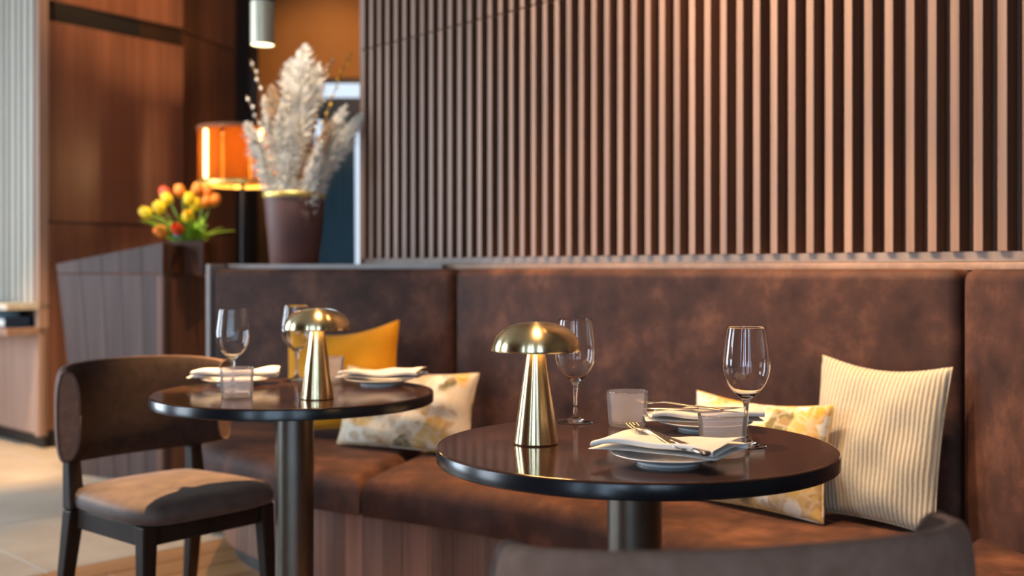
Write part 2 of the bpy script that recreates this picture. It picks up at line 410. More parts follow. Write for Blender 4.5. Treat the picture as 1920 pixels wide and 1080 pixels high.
def box_me(name, sx, sy, sz, bev=0.0, seg=2, origin='c'):
    bm = bmesh.new()
    bmesh.ops.create_cube(bm, size=1)
    bmesh.ops.scale(bm, vec=(sx, sy, sz), verts=bm.verts)
    if origin == 'b':
        bmesh.ops.translate(bm, vec=(0, 0, sz / 2), verts=bm.verts)
    if bev > 0:
        bmesh.ops.bevel(bm, geom=list(bm.edges), offset=bev, segments=seg, profile=0.5, affect='EDGES')
    me = bpy.data.meshes.new(name); bm.to_mesh(me); bm.free()
    return me

def lathe_me(name, prof, seg=48, closed=False, sharp=40):
    """profile of (r, z); r == 0 makes a pole"""
    verts, rings = [], []
    for r, z in prof:
        if r < 1e-6:
            rings.append([len(verts)]); verts.append((0, 0, z))
        else:
            rings.append(list(range(len(verts), len(verts) + seg)))
            for k in range(seg):
                a = 2 * PI * k / seg
                verts.append((r * math.cos(a), r * math.sin(a), z))
    faces = []
    pairs = list(zip(rings, rings[1:]))
    if closed: pairs.append((rings[-1], rings[0]))
    for a, b in pairs:
        if len(a) == 1 and len(b) == 1: continue
        for k in range(seg):
            k2 = (k + 1) % seg
            if len(a) == 1: faces.append((a[0], b[k2], b[k]))
            elif len(b) == 1: faces.append((a[k], a[k2], b[0]))
            else: faces.append((a[k], a[k2], b[k2], b[k]))
    me = me_from(name, verts, faces)
    bm = bmesh.new(); bm.from_mesh(me); bmesh.ops.recalc_face_normals(bm, faces=bm.faces); bm.to_mesh(me); bm.free()
    return autosmooth(me, sharp)

def weighted(o):
    w = o.modifiers.new('weighted', 'WEIGHTED_NORMAL'); w.keep_sharp = True; w.weight = 100
    return o

def prism_me(name, poly, z0, z1, bev=0.0, seg=3, top_only=False, sharp=50):
    bm = bmesh.new()
    bot = [bm.verts.new((x, y, z0)) for x, y in poly]
    top = [bm.verts.new((x, y, z1)) for x, y in poly]
    n = len(poly)
    bm.faces.new(top); bm.faces.new(bot[::-1])
    for k in range(n):
        bm.faces.new((bot[k], bot[(k + 1) % n], top[(k + 1) % n], top[k]))
    bmesh.ops.recalc_face_normals(bm, faces=bm.faces)
    if bev > 0:
        bm.edges.ensure_lookup_table()
        es = [e for e in bm.edges if all(abs(v.co.z - z1) < 1e-6 for v in e.verts) or (not top_only and all(abs(v.co.z - z0) < 1e-6 for v in e.verts))]
        bmesh.ops.bevel(bm, geom=es, offset=bev, segments=seg, profile=0.5, affect='EDGES')
    me = bpy.data.meshes.new(name); bm.to_mesh(me); bm.free()
    return autosmooth(me, sharp)

def tube_data(pts, rads, seg=8, verts=None, faces=None):
    verts = [] if verts is None else verts; faces = [] if faces is None else faces
    pts = [Vector(p) for p in pts]
    if not hasattr(rads, '__len__'): rads = [rads] * len(pts)
    rings = []
    for i, p in enumerate(pts):
        t = (pts[min(i + 1, len(pts) - 1)] - pts[max(i - 1, 0)]).normalized()
        up = Vector((0, 0, 1)) if abs(t.z) < 0.9 else Vector((1, 0, 0))
        s = t.cross(up).normalized(); u = s.cross(t)
        b0 = len(verts)
        for k in range(seg):
            a = 2 * PI * k / seg
            verts.append(p + s * (math.cos(a) * rads[i]) + u * (math.sin(a) * rads[i]))
        rings.append(range(b0, b0 + seg))
    for a, b in zip(rings, rings[1:]):
        for k in range(seg):
            faces.append((a[k], a[(k + 1) % seg], b[(k + 1) % seg], b[k]))
    faces.append(tuple(rings[0])[::-1]); faces.append(tuple(rings[-1]))
    return verts, faces

def tube_me(name, pts, rads, seg=8):
    v, f = tube_data(pts, rads, seg)
    return me_from(name, v, f, True)

def hexa_me(name, c8, bev=0.0):
    """8 corners: 4 bottom then 4 top"""
    bm = bmesh.new()
    v = [bm.verts.new(c) for c in c8]
    for f in ((3, 2, 1, 0), (4, 5, 6, 7), (0, 1, 5, 4), (1, 2, 6, 5), (2, 3, 7, 6), (3, 0, 4, 7)):
        bm.faces.new([v[i] for i in f])
    bmesh.ops.recalc_face_normals(bm, faces=bm.faces)
    if bev > 0:
        bmesh.ops.bevel(bm, geom=list(bm.edges), offset=bev, segments=2, profile=0.5, affect='EDGES')
    me = bpy.data.meshes.new(name); bm.to_mesh(me); bm.free()
    return me

def slab_me(name, p0, p1, z0, z1, thick, bev=0.0):
    """upright slab from p0 to p1 (its front line), thickness to the left of p0->p1"""
    p0, p1 = Vector((*p0, 0)), Vector((*p1, 0))
    d = (p1 - p0).normalized(); n = Vector((-d.y, d.x, 0)) * thick
    c = [p0, p1, p1 + n, p0 + n]
    return hexa_me(name, [q + Vector((0, 0, z0)) for q in c] + [q + Vector((0, 0, z1)) for q in c], bev)

# ------------------------------------------------------------------ the room
H = 3.6
s2 = math.sqrt(0.5)
fl = tag(link('floor', box_me('floor', 8.6, 13.6, 0.1), M['grout'], None, (-1.2, 3.9, -0.058)), kind='structure')
def floor_piece(name, p0, p1, q0, q1, m):
    # p runs along (1,1)/sqrt2, q along (-1,1)/sqrt2
    pc, qc = (p0 + p1) / 2, (q0 + q1) / 2
    x, y = (pc - qc) * s2, (pc + qc) * s2
    if not (-4.7 < x < 2.3 and -2.2 < y < 9.4): return
    key = (name, round(p1 - p0, 3), round(q1 - q0, 3))
    if key not in FP: FP[key] = box_me(name, p1 - p0 - 0.006, q1 - q0 - 0.006, 0.012, 0.0015, 1)
    link(name, FP[key], m, fl, (x + 1.2, y - 3.9, 0.058 - 0.006), (0, 0, R(45)))
FP = {}
T = 0.85
for i in range(-6, 10):
    for j in range(0, 8):
        floor_piece('tile', 1.53 + i * T, 1.53 + (i + 1) * T, 3.80 + j * T, 3.80 + (j + 1) * T, M['tile'])
for j in range(0, 30):
    q1 = 3.80 - j * 0.16
    for i in range(-2, 4):
        p0 = i * 1.9 + (j * 0.77) % 1.9 - 1.0
        floor_piece('floor_plank', p0, p0 + 1.9, q1 - 0.16, q1, M['planks'])

tag(link('ceiling', box_me('ceiling', 8.6, 13.6, 0.1), M['ceiling'], None, (-1.2, 3.9, H + 0.05)), kind='structure')

def wall_with_windows(name, length_axis, fixed, a0, a1, openings, zb, zt, m, thick=0.15, outward=-1):
    """axis-aligned wall along x or y with rectangular openings"""
    verts, faces = [], []
    def bx(u0, u1, z0, z1):
        if u1 - u0 < 1e-4 or z1 - z0 < 1e-4: return
        b = len(verts)
        f0, f1 = fixed, fixed + outward * thick
        for z in (z0, z1):
            for (u, f) in ((u0, f0), (u1, f0), (u1, f1), (u0, f1)):
                verts.append((u, f, z) if length_axis == 'x' else (f, u, z))
        for q in ((3, 2, 1, 0), (4, 5, 6, 7), (0, 1, 5, 4), (1, 2, 6, 5), (2, 3, 7, 6), (3, 0, 4, 7)):
            faces.append(tuple(b + i for i in q))
    cur = a0
    for c, w in sorted(openings):
        bx(cur, c - w / 2, 0, H); bx(c - w / 2, c + w / 2, 0, zb); bx(c - w / 2, c + w / 2, zt, H); cur = c + w / 2
    bx(cur, a1, 0, H)
    me = me_from(name, verts, faces)
    bm = bmesh.new(); bm.from_mesh(me); bmesh.ops.recalc_face_normals(bm, faces=bm.faces); bm.to_mesh(me); bm.free()
    return tag(link(name, me, m), kind='structure')

NWIN = [1]
def window(axis, fixed, c, w, zb, zt, transoms=(0.72,), mull=1, sub=None):
    n = NWIN[0]; NWIN[0] += 1
    verts, faces = [], []
    t = 0.05
    def bx(u0, u1, z0, z1, d=0.06):
        b = len(verts)
        for z in (z0, z1):
            for (u, f) in ((u0, fixed - d / 2), (u1, fixed - d / 2), (u1, fixed + d / 2), (u0, fixed + d / 2)):
                verts.append((u, f, z) if axis == 'x' else (f, u, z))
        for q in ((3, 2, 1, 0), (4, 5, 6, 7), (0, 1, 5, 4), (1, 2, 6, 5), (2, 3, 7, 6), (3, 0, 4, 7)):
            faces.append(tuple(b + i for i in q))
    u0, u1 = c - w / 2, c + w / 2
    bx(u0, u0 + t, zb, zt); bx(u1 - t, u1, zb, zt); bx(u0 + t, u1 - t, zb, zb + t); bx(u0 + t, u1 - t, zt - t, zt)
    for f in transoms:
        z = zb + (zt - zb) * f; bx(u0 + t, u1 - t, z - t / 2, z + t / 2)
    for k in range(mull):
        u = u0 + w * (k + 1) / (mull + 1); bx(u - t / 2, u + t / 2, zb + t, zt - t)
    fr = tag(link('window_%d' % n, me_from('window', verts, faces), M['metal_frame']), kind='structure')
    pv = []
    for z in (zb + t, zt - t):
        for (u, f) in ((u0 + t, fixed - .003), (u1 - t, fixed - .003), (u1 - t, fixed + .003), (u0 + t, fixed + .003)):
            pv.append((u, f, z) if axis == 'x' else (f, u, z))
    link('pane', hexa_me('pane', pv), M['pane'], fr)
    return fr

wall_with_windows('wall_front', 'x', -1.5, -5.0, 2.65, WIN_BACK, 0.3, 2.8, M['plaster'])
wall_with_windows('wall_left', 'y', -4.9, -1.5, 9.9, WIN_LEFT, 0.3, 2.8, M['plaster'])
for x, w in WIN_BACK: window('x', -1.58, x, w, 0.3, 2.8, (0.7,), 0)
for y, w in WIN_LEFT: window('y', -4.98, y, w, 0.3, 2.8, (0.7,), 1)
tag(link('wall_right', box_me('wall_right', 0.15, 12.4, H), M['plaster'], None, (2.72, 3.7, H / 2)), kind='structure')
FARY = 9.75
wall_with_windows('wall_far', 'x', FARY, -5.0, 2.65, [(-1.50, 0.62)], 0.2, 2.75, M['ochre'], 0.15, 1)
fw = window('x', FARY + 0.06, -1.50, 0.62, 0.2, 2.75, (), 0)
link('transom_panel', box_me('transom_panel', 0.52, 0.05, 0.20, 0.004), M['navy'], fw, (-1.50, FARY + 0.04, 2.475))

# --- slatted feature wall at an angle behind the banquette
WA = R(48.15)                                  # angle of the wall line to the picture plane
wd = Vector((math.cos(WA), -math.sin(WA), 0))   # along the wall, to the right and nearer
wn = Vector((math.sin(WA), math.cos(WA), 0))    # into the wall
W0 = Vector((-0.135, 3.99, 0))                  # on the slat fronts
SD, SW, SP = 0.054, 0.0230, 0.0575
t0, t1 = -0.735, 3.0
ZB = 1.09
def wpt(t, d=0.0): return W0 + wd * t + wn * d
a, b = wpt(t0, SD), wpt(t1, SD)
wall = tag(link('wall_back', slab_me('wall_back', (a.x, a.y), (b.x, b.y), 0.0, H, 0.12), M['slat_back']), kind='structure')
ROTW = (0, 0, -WA)
M['slat_side_shade'] = wood('shade_painted_slat_side', (0.085, 0.038, 0.021), (0.17, 0.078, 0.044), 0.55, 50, 1.2, 0.2)  # darker wood colour that puts shade on the slats' side faces
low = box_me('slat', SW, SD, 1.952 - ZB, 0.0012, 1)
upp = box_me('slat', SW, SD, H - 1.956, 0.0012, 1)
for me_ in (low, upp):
    me_.materials.append(M['slat']); me_.materials.append(M['slat_side_shade'])
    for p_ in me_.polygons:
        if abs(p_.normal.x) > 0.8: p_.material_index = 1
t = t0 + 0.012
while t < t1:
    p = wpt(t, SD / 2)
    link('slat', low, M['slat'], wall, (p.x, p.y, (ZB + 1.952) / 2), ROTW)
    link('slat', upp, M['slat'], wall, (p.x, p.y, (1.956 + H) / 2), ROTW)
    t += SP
e = wpt(t0 - 0.012, 0.0)
e2 = wpt(t0 - 0.012, SD + 0.12)
link('end_trim', slab_me('end_trim', (e2.x, e2.y), (e.x, e.y), 1.0, H, 0.012), M['slat'], wall)
a, b = wpt(t0, 0.012), wpt(t1, 0.012)
link('base_board', slab_me('base_board', (a.x, a.y), (b.x, b.y), 1.066, ZB, 0.05), M['base_grey'], wall)

# --- wood-clad pier, its side faces, and the far panelled wall on the left
E = Vector((-2.71, 6.39))
D1 = Vector((-0.72, 0.69)).normalized()   # cabinet front, going left and away
D2 = Vector((0.6, 0.8))                   # panelled face, going right and away
pier = tag(link('wall_pier', prism_me('wall_pier', [tuple(E + Vector((0.02, 0.03))), tuple(E + D2 * 0.93 + Vector((-.02, .02))), (-2.6, 8.4), tuple(E + D1 * 1.7 + Vector((.03, .03)))], 0, H), M['dark']), kind='structure')
def panel_on(parent, name, q0, q1, z0, z1, m, th=0.03):
    return link(name, slab_me(name, (q0.x, q0.y), (q1.x, q1.y), z0, z1, th, 0.003), m, parent)
def clad(parent, q0, q1, bands, m, widths):
    for (z0, z1) in bands:
        c = 0
        tot = sum(widths)
        for w in widths:
            panel_on(parent, 'panel', q0.lerp(q1, c / tot), q0.lerp(q1, (c + w) / tot), z0, z1, m)
            c += w
clad(pier, E, E + D2 * 0.94, [(0.10, 1.315), (1.327, 2.50), (2.62, H - 0.01)], M['panel'], (1,))
panel_on(pier, 'recess_strip', E + Vector((-.012, .012)), E + D2 * 0.94 + Vector((-.016, .012)), 2.505, 2.615, M['recess'], 0.012)
panel_on(pier, 'toe_kick', E + Vector((.01, .012)), E + D2 * 0.94, 0.0, 0.097, M['dark'], 0.02)

G0, G1 = Vector((-2.32, 7.25)), Vector((-2.047, 8.15))
fw2 = tag(link('wall_panelled', slab_me('wall_panelled', (G0.x - .025, G0.y + .01), (G1.x - .025, G1.y + .01), 0, H, 0.12), M['dark']), kind='structure')
clad(fw2, G0, G1, [(0.05, 1.30), (1.312, 2.66), (2.672, H - .01)], M['panel'], (1.0, 1.15))
post = tag(link('trim_1', slab_me('trim_1', (-2.050, 8.12), (-1.945, 8.10), 0, H, 0.16, 0.003), M['dark']), kind='structure')
# brown partition behind the pot
tag(link('wall_partition', slab_me('wall_partition', (-2.40, 9.0), (-1.90, 9.0), 0, 1.33, 0.1, 0.004), M['ochre']), kind='structure')

# --- built-in cabinet at far left with ribbed panel above
cab = empty('wall_cabinet', (E.x, E.y, 0), 0, 'pale wood built-in cabinet with ribbed upper panel and open niche at the far left', 'cabinet')
def C(s, d=0.0):   # local to the cabinet: s along D1, d out of the face
    nrm = Vector((-D1.y, D1.x)) * 1.0
    if nrm.y > 0: nrm = -nrm
    return D1 * s + nrm * d
def cab_slab(name, s0, s1, z0, z1, m, out, th):
    q0, q1 = C(s1, out), C(s0, out)        # run left to right so the thickness goes behind
    return link(name, slab_me(name, (q0.x, q0.y), (q1.x, q1.y), z0, z1, th, 0.002), m, cab)
CL = 1.7
cab_slab('back_panel', 0.02, CL, 0.75, H - 0.02, M['recess'], 0.012, 0.010)
cab_slab('toe_kick', 0.0, CL, 0.0, 0.07, M['dark'], 0.03, 0.03)
cab_slab('carcass', 0.0, CL, 0.07, 0.70, M['pale_wood'], 0.028, 0.028)
for s0, s1 in ((0.03, 0.37), (0.375, 0.72), (0.725, 1.07), (1.075, 1.42)):
    cab_slab('door', s0, s1, 0.085, 0.655, M['pale_wood'], 0.05, 0.02)
cab_slab('niche_floor', 0.0, CL, 0.665, 0.705, M['pale_wood'], 0.24, 0.24)
cab_slab('niche_top', 0.0, CL, 0.81, 0.845, M['pale_slat'], 0.24, 0.24)
cab_slab('end_post', 0.0, 0.055, 0.07, H - 0.02, M['pale_wood'], 0.056, 0.056)
s = 0.09
while s < 1.6:
    cab_slab('rib', s, s + 0.050, 0.845, H - 0.03, M['pale_slat'], 0.055, 0.04)
    s += 0.088
# books lying in the niche
for i, (s0, w, h, m, lab) in enumerate([(0.09, 0.13, 0.062, 'book_navy', 'dark blue book standing at the end of the cabinet niche'),
                                        (0.25, 0.24, 0.085, 'book_teal', 'pale teal book in the middle of the cabinet niche'),
                                        (0.54, 0.20, 0.080, 'book_blue', 'blue book deepest in the cabinet niche at the picture edge')]):
    q = Vector((E.x, E.y)) + C(s0 + w / 2, 0.14)
    bk = empty('book', (q.x, q.y, 0.705), math.atan2(D1.y, D1.x), lab, 'book', 'books in the cabinet niche')
    link('cover', box_me('cover', w, 0.15, h, 0.003, 1, 'b'), M[m], bk)
    link('pages', box_me('pages', w + 0.001, 0.14, h * 0.6, 0.0, 1, 'b'), M['paper'], bk, (0.002, 0.006, h * 0.2))

# --- reception desk with slanting screen
desk = empty('reception_desk', (-1.85, 5.6, 0), 0, 'greyed wooden host desk with sloping top and tapered end behind the left chair', 'desk')
def dl(x, y, z): return (x + 1.85, y - 5.6, z)
def dpt(px, py, Y): return ((px - 960) / F * Y, Y, EYE - (py - Y0) / F * Y)
YA, YB, YC = 5.55, 5.30, 5.75
def screen(name, f0, f1, zc0, zc1, m):
    # strip of the tapering front between fractions f0..f1 (left to right), heights by function
    def P(f, top):
        Y = YA + (YB - YA) * f
        xt = 105 + 200 * f; xb = 150 + 155 * f
        pt = dpt(xt, 495 - 40 * f, Y)
        if top == 'top': return pt
        if top == 'mid':
            w = (pt[2] - 1.02) / pt[2]
            xm = xt + (xb - xt) * w
            return ((xm - 960) / F * Y, Y, 1.02)
        return ((xb - 960) / F * Y, Y, 0.0)
    lo, hi = ('bot', 'mid') if zc1 == 'mid' else ('mid', 'top')
    g = 0.0015
    a, b_, c, d = P(f0, lo), P(f1, lo), P(f1, hi), P(f0, hi)
    th = Vector((0.03, 0.05, 0))
    c8 = [Vector(a), Vector(b_), Vector(b_) + th, Vector(a) + th, Vector(d), Vector(c), Vector(c) + th, Vector(d) + th]
    if lo == 'mid':
        for i in range(4): c8[i].z += 0.006
    c8 = [Vector(dl(*v)) for v in c8]
    for i in (0, 3, 4, 7): c8[i].x += g
    for i in (1, 2, 5, 6): c8[i].x -= g
    link(name, hexa_me(name, c8), m, desk)
fr = [0, .22, .42, .60, .80, 1.0]
for f0, f1 in zip(fr, fr[1:]):
    screen('board', f0, f1, 'bot', 'mid', M['grey_wood'])
    screen('board', f0, f1, 'mid', 'top', M['grey_wood'])
cx, cy, cz = dpt(305, 455, YB)
dx2, dy2, dz2 = dpt(402, 460, YC)
q0, q1 = (cx + 1.85 + .003, cy - 5.6), (dx2 + 1.85, dy2 - 5.6)
link('side_panel', slab_me('side_panel', q0, q1, 0, 1.015, 0.035, 0.003), M['panel'], desk)
link('upper_side_panel', slab_me('upper_side_panel', q0, (q0[0] + .075, q0[1] + .17), 1.02, 1.165, 0.03, 0.003), M['panel_dark'], desk)
link('counter_top', prism_me('counter_top', [(-0.40, 0.03), (q0[0] - .01, q0[1] + .06), (q1[0] - .05, q1[1]), (q1[0] - .2, q1[1] + .28), (-0.35, 0.38)], 0.985, 1.015, 0.003), M['panel_dark'], desk)

# ------------------------------------------------------------------ banquette
ban = empty('banquette', (-0.2, 3.4, 0), 0, 'brown suede corner banquette with walnut plinth beneath the slatted wall', 'bench')
BO = Vector((-0.2, 3.4, 0))
def bchild(name, me, m):
    return link(name, me, m, ban, -BO)
A_, B_, C_, D_ = Vector((-1.19, 4.33)), Vector((-0.21, 3.92)), Vector((1.035, 2.53)), Vector((1.22, 1.37))
BD = 0.10
def offs(p, q, d):
    v = (q - p).normalized(); return Vector((-v.y, v.x)) * d
def back_box(p, q, z0, z1, m, bev=0.028):
    v = (q - p).normalized(); g = v * 0.003
    p2, q2 = p + g, q - g
    me = slab_me('back_cushion', (p2.x, p2.y), (q2.x, q2.y), z0, z1, BD)
    bm = bmesh.new(); bm.from_mesh(me)
    for e in bm.edges: e.smooth = True
    bmesh.ops.bevel(bm, geom=list(bm.edges), offset=bev, segments=5, profile=0.5, affect='EDGES')
    bm.to_mesh(me); bm.free()
    return weighted(bchild('back_cushion', autosmooth(me, 35), m))
ZT = 1.048
back_box(A_, B_, 0.36, ZT, M['leather'])
back_box(B_, C_, 0.36, ZT, M['leather'])
back_box(C_, D_, 0.36, ZT, M['leather'])
J_, K_ = Vector((-0.44, 3.17)), Vector((0.66, 1.98))
seat1 = [(-1.175, 4.37), (-1.115, 3.90), (-1.075, 3.76), (-1.00, 3.64), (-0.88, 3.51), (-0.70, 3.345), (-0.57, 3.25), (J_.x - .003, J_.y + .003), (B_.x + .012, B_.y + .06)]
seat2 = [(J_.x + .003, J_.y - .003), (-0.22, 3.045), (-0.01, 2.885), (0.21, 2.67), (0.42, 2.40), (0.56, 2.18), (K_.x - .0, K_.y + .003), (C_.x + .05, C_.y + .035), (B_.x + .018, B_.y + .06)]
seat3 = [(K_.x + .003, K_.y - .004), (0.72, 1.75), (0.76, 1.37), (D_.x + .06, D_.y), (C_.x + .06, C_.y + .03)]
def smooth_poly(poly, n0, n1):
    """round the chain poly[n0:n1] with one Chaikin pass"""
    ch = [Vector(p) for p in poly[n0:n1]]
    for _ in range(2):
        out = [ch[0]]
        for a, b in zip(ch, ch[1:]):
            out += [a.lerp(b, .25), a.lerp(b, .75)]
        out.append(ch[-1]); ch = out
    return list(poly[:n0]) + [tuple(c) for c in ch] + list(poly[n1:])
def padded_me(name, poly, z0, z1, r):
    """upholstered slab: outline offset inwards ring by ring to round the upper edge"""
    pp = []
    poly = [Vector(p) for p in poly]
    m0 = len(poly)
    def turn(i):
        a = poly[i] - poly[i - 1]; b = poly[(i + 1) % m0] - poly[i]
        return a.angle(b)
    keep = [poly[i] for i in range(m0) if turn(i) > R(35)]
    for p in poly:
        if any(0 < (p - c).length < 0.15 for c in keep): continue     # nothing crowds a corner
        if pp and (p - pp[-1]).length < 1e-4: continue
        if not pp or p in keep or (p - pp[-1]).length > 0.045: pp.append(p)
    n = len(pp)
    ar = sum(pp[i].x * pp[(i + 1) % n].y - pp[(i + 1) % n].x * pp[i].y for i in range(n))
    if ar < 0: pp = pp[::-1]
    # subdivide the long sides so the rounding stays even
    q = []
    for i in range(n):
        a, b = pp[i], pp[(i + 1) % n]
        k = max(1, int((b - a).length / 0.08))
        q += [w for w in (a.lerp(b, j / k) for j in range(k)) if not any(0 < (w - c).length < 0.15 for c in keep)]
    pp = q; n = len(pp)
    nr = []
    for i in range(n):
        e0 = (pp[i] - pp[i - 1]).normalized(); e1 = (pp[(i + 1) % n] - pp[i]).normalized()
        n0, n1 = Vector((-e0.y, e0.x)), Vector((-e1.y, e1.x))
        m_ = (n0 + n1).normalized()
        nr.append(m_ / max(0.4, m_.dot(n1)))
    prof = [(0.02, z0), (0.004, z0 + 0.006), (0, z0 + 0.018)]
    for k in range(9):
        a = PI / 2 * k / 8
        prof.append((r * (1 - math.cos(a)), z1 - r + r * math.sin(a)))
    verts, faces = [], []
    for d, z in prof:
        for i in range(n): verts.append((pp[i].x + nr[i].x * d, pp[i].y + nr[i].y * d, z))
    for k in range(len(prof) - 1):
        for i in range(n):
            j = (i + 1) % n
            faces.append((k * n + i, k * n + j, (k + 1) * n + j, (k + 1) * n + i))
    cen = sum(pp, Vector((0, 0))) / n
    for base, z, up in (((len(prof) - 1) * n, z1, True), (0, z0, False)):
        last = list(range(base, base + n))
        for f_ in (0.6, 0.25):                        # rings shrinking to the middle, then a fan
            b0 = len(verts)
            for i in range(n):
                q = Vector(verts[base + i][:2])
                w = cen.lerp(q, f_); verts.append((w.x, w.y, z))
            for i in range(n):
                j = (i + 1) % n
                q = (last[i], last[j], b0 + j, b0 + i)
                faces.append(q if up else q[::-1])
            last = list(range(b0, b0 + n))
        verts.append((cen.x, cen.y, z)); c = len(verts) - 1
        for i in range(n):
            q = (last[i], last[(i + 1) % n], c)
            faces.append(q if up else q[::-1])
    return autosmooth(me_from(name, verts, faces), 50)
for poly, n in ((smooth_poly(seat1, 0, 8), 0), (smooth_poly(seat2, 0, 7), 0), (seat3, 0)):
    bchild('seat_cushion', padded_me('seat_cushion', poly, 0.325, 0.45, 0.052), M['leather'])
# plinth boards below the front edge
front = [(-1.14, 4.30), (-1.09, 4.10), (-1.02, 3.90), (-0.93, 3.77), (-0.82, 3.64), (-0.68, 3.51), (-0.55, 3.41), (-0.40, 3.30), (-0.20, 3.17), (0.0, 3.02), (0.2, 2.82), (0.38, 2.60), (0.55, 2.36), (0.70, 2.10), (0.78, 1.75), (0.82, 1.38)]
pts = [Vector(p) for p in smooth_poly(front, 0, len(front))]
cum = [0]
for a, b in zip(pts, pts[1:]): cum.append(cum[-1] + (b - a).length)
def along(s):
    for k in range(len(pts) - 1):
        if s <= cum[k + 1]: return pts[k].lerp(pts[k + 1], (s - cum[k]) / (cum[k + 1] - cum[k]))
    return pts[-1]
s = 0
while s < cum[-1] - 0.03:
    w = random.choice((0.075, 0.085, 0.095, 0.11))
    a, b = along(s + .0008), along(min(s + w, cum[-1]) - .0008)
    bchild('plinth_board', slab_me('plinth_board', (a.x, a.y), (b.x, b.y), 0.07, 0.323, 0.02), M['plinth'])
    s += w
toe = [(p.x + 0.035, p.y + 0.035) for p in pts[::3]] + [(1.0, 1.40), (C_.x, C_.y), (B_.x, B_.y), (-1.10, 4.30)]
bchild('toe_kick', prism_me('toe_kick', toe, 0, 0.068), M['dark'])
# grey wooden shell: rim along the top and the free end
def shell_slab(name, p, q, z0, z1, back, th):
    n = offs(p, q, back)
    a, b = p + n, q + n
    bchild(name, slab_me(name, (a.x, a.y), (b.x, b.y), z0, z1, th, 0.002), M['shell'])
shell_slab('back_shell', A_, B_.lerp(A_, 0.09), 0.0, 1.066, BD + .002, 0.022)
end0 = A_ + Vector((-0.022, 0.006)); n = offs(A_, B_, BD + .002)
bchild('end_panel', slab_me('end_panel', (end0.x + n.x, end0.y + n.y), (end0.x - n.x * .02, end0.y - n.y * .02), 0.0, 1.066, 0.018, 0.002), M['shell'])
# ledge behind, carrying the pot
def wl(t, d): w = wpt(t, d); return (w.x, w.y)
led = [tuple(B_ + offs(B_, C_, BD + .003) + Vector((-.0, 0))), tuple(C_ + offs(B_, C_, BD + .003)), wl(1.95, -0.002), wl(1.95, 0.0105), wl(t0 - .02, 0.0105)]
ledge = tag(link('trim_2', prism_me('trim_2', [(B_.x + .075, B_.y + .070), (C_.x + .078, C_.y + .068), (1.32, 2.20), wl(2.2, 0.0105), wl(t0, 0.0105), (-0.62, 4.35)], 1.045, 1.0645, 0.002), M['ledge']), kind='structure')
con = empty('console_cabinet', (-0.9, 4.62, 0), 0, 'low dark wooden console hidden behind the banquette under the brown pot', 'cabinet')
link('body', prism_me('body', [(-0.26, -0.13), (0.20, -0.30), (0.26, -0.06), (0.16, 0.17), (-0.26, 0.17)], 0.06, 1.0, 0.004), M['panel_dark'], con)
link('top', prism_me('top', [(-0.27, -0.135), (0.205, -0.31), (0.265, -0.06), (0.165, 0.18), (-0.27, 0.18)], 1.0, 1.03, 0.003), M['panel_dark'], con)
link('toe_kick', prism_me('toe_kick', [(-0.24, -0.11), (0.18, -0.27), (0.24, -0.06), (0.15, 0.15), (-0.24, 0.15)], 0.0, 0.06), M['dark'], con)

# ------------------------------------------------------------------ round tables
def make_table():
    t = empty('round_table')
    link('tabletop', lathe_me('tabletop', [(0, 0.7395), (0.3445, 0.7395), (0.3455, 0.7395), (0.3475, 0.739), (0.349, 0.7375), (0.349, 0.7365), (0, 0.7365)][::-1], 160, False, 30), M['table_top'], t)
    link('edge_band', lathe_me('edge_band', [(0.06, 0.7125), (0.3475, 0.7125), (0.3495, 0.7145), (0.3498, 0.7345), (0.349, 0.7364), (0.06, 0.7364)], 160, True, 30), M['table_edge'], t)
    link('pedestal', lathe_me('pedestal', [(0.048, 0.014), (0.048, 0.7124)], 64), M['pedestal'], t)
    link('mounting_plate', lathe_me('mounting_plate', [(0, 0.700), (0.10, 0.700), (0.10, 0.7123), (0, 0.7123)], 64), M['dark'], t)
    link('foot_plate', lathe_me('foot_plate', [(0, 0.0), (0.21, 0.0), (0.21, 0.006), (0.205, 0.0135), (0, 0.0135)], 96), M['pedestal'], t)
    return t
ZTOP = 0.7397
T1 = make_table(); T1.location = (0.2165, 1.93, 0)
tag(T1, 'round black-edged table in front of the cream ribbed cushion', 'table', 'round pedestal tables')
T2 = copy_tree(T1); T2.location = (-0.548, 2.755, 0)
tag(T2, 'round black-edged table beside the curved-back chair, further from the camera', 'table', 'round pedestal tables')

# ------------------------------------------------------------------ mushroom lamps
def make_lamp():
    t = empty('table_lamp')
    link('stem', lathe_me('stem', [(0, 0), (0.0385, 0), (0.0400, 0.0015), (0.0402, 0.003), (0.0155, 0.168), (0.0155, 0.182), (0, 0.182)], 96), M['brass'], t)
    cap = []
    for k in range(0, 21):
        a = (PI / 2) * k / 20
        cap.append((0.0795 * math.cos(a) ** 0.80 if k < 20 else 0.0, 0.1650 + 0.0505 * math.sin(a) ** 0.95 if k else 0.1650))
    inner = [(max(0.0, r - 0.0018), z - 0.0018 if r < 0.075 else z) for r, z in cap[:-1]] + [(0, cap[-1][1] - 0.0018)]
    prof = inner[::-1] + [(0.0790, 0.1641)] + cap
    link('cap', lathe_me('cap', prof, 96, False, 50), M['brass'], t)
    link('diffuser', lathe_me('diffuser', [(0.0165, 0.1835), (0.050, 0.1835), (0.050, 0.1865), (0.0165, 0.1865)], 64, True), M['diffuser'], t)
    return t
L1 = make_lamp(); L1.location = (0.0425, 1.937, ZTOP)
tag(L1, 'brass mushroom table lamp on the nearer round table', 'lamp', 'brass mushroom lamps')
L2 = copy_tree(L1); L2.location = (-0.464, 2.605, ZTOP)
tag(L2, 'brass mushroom table lamp in front of the mustard cushion', 'lamp', 'brass mushroom lamps')

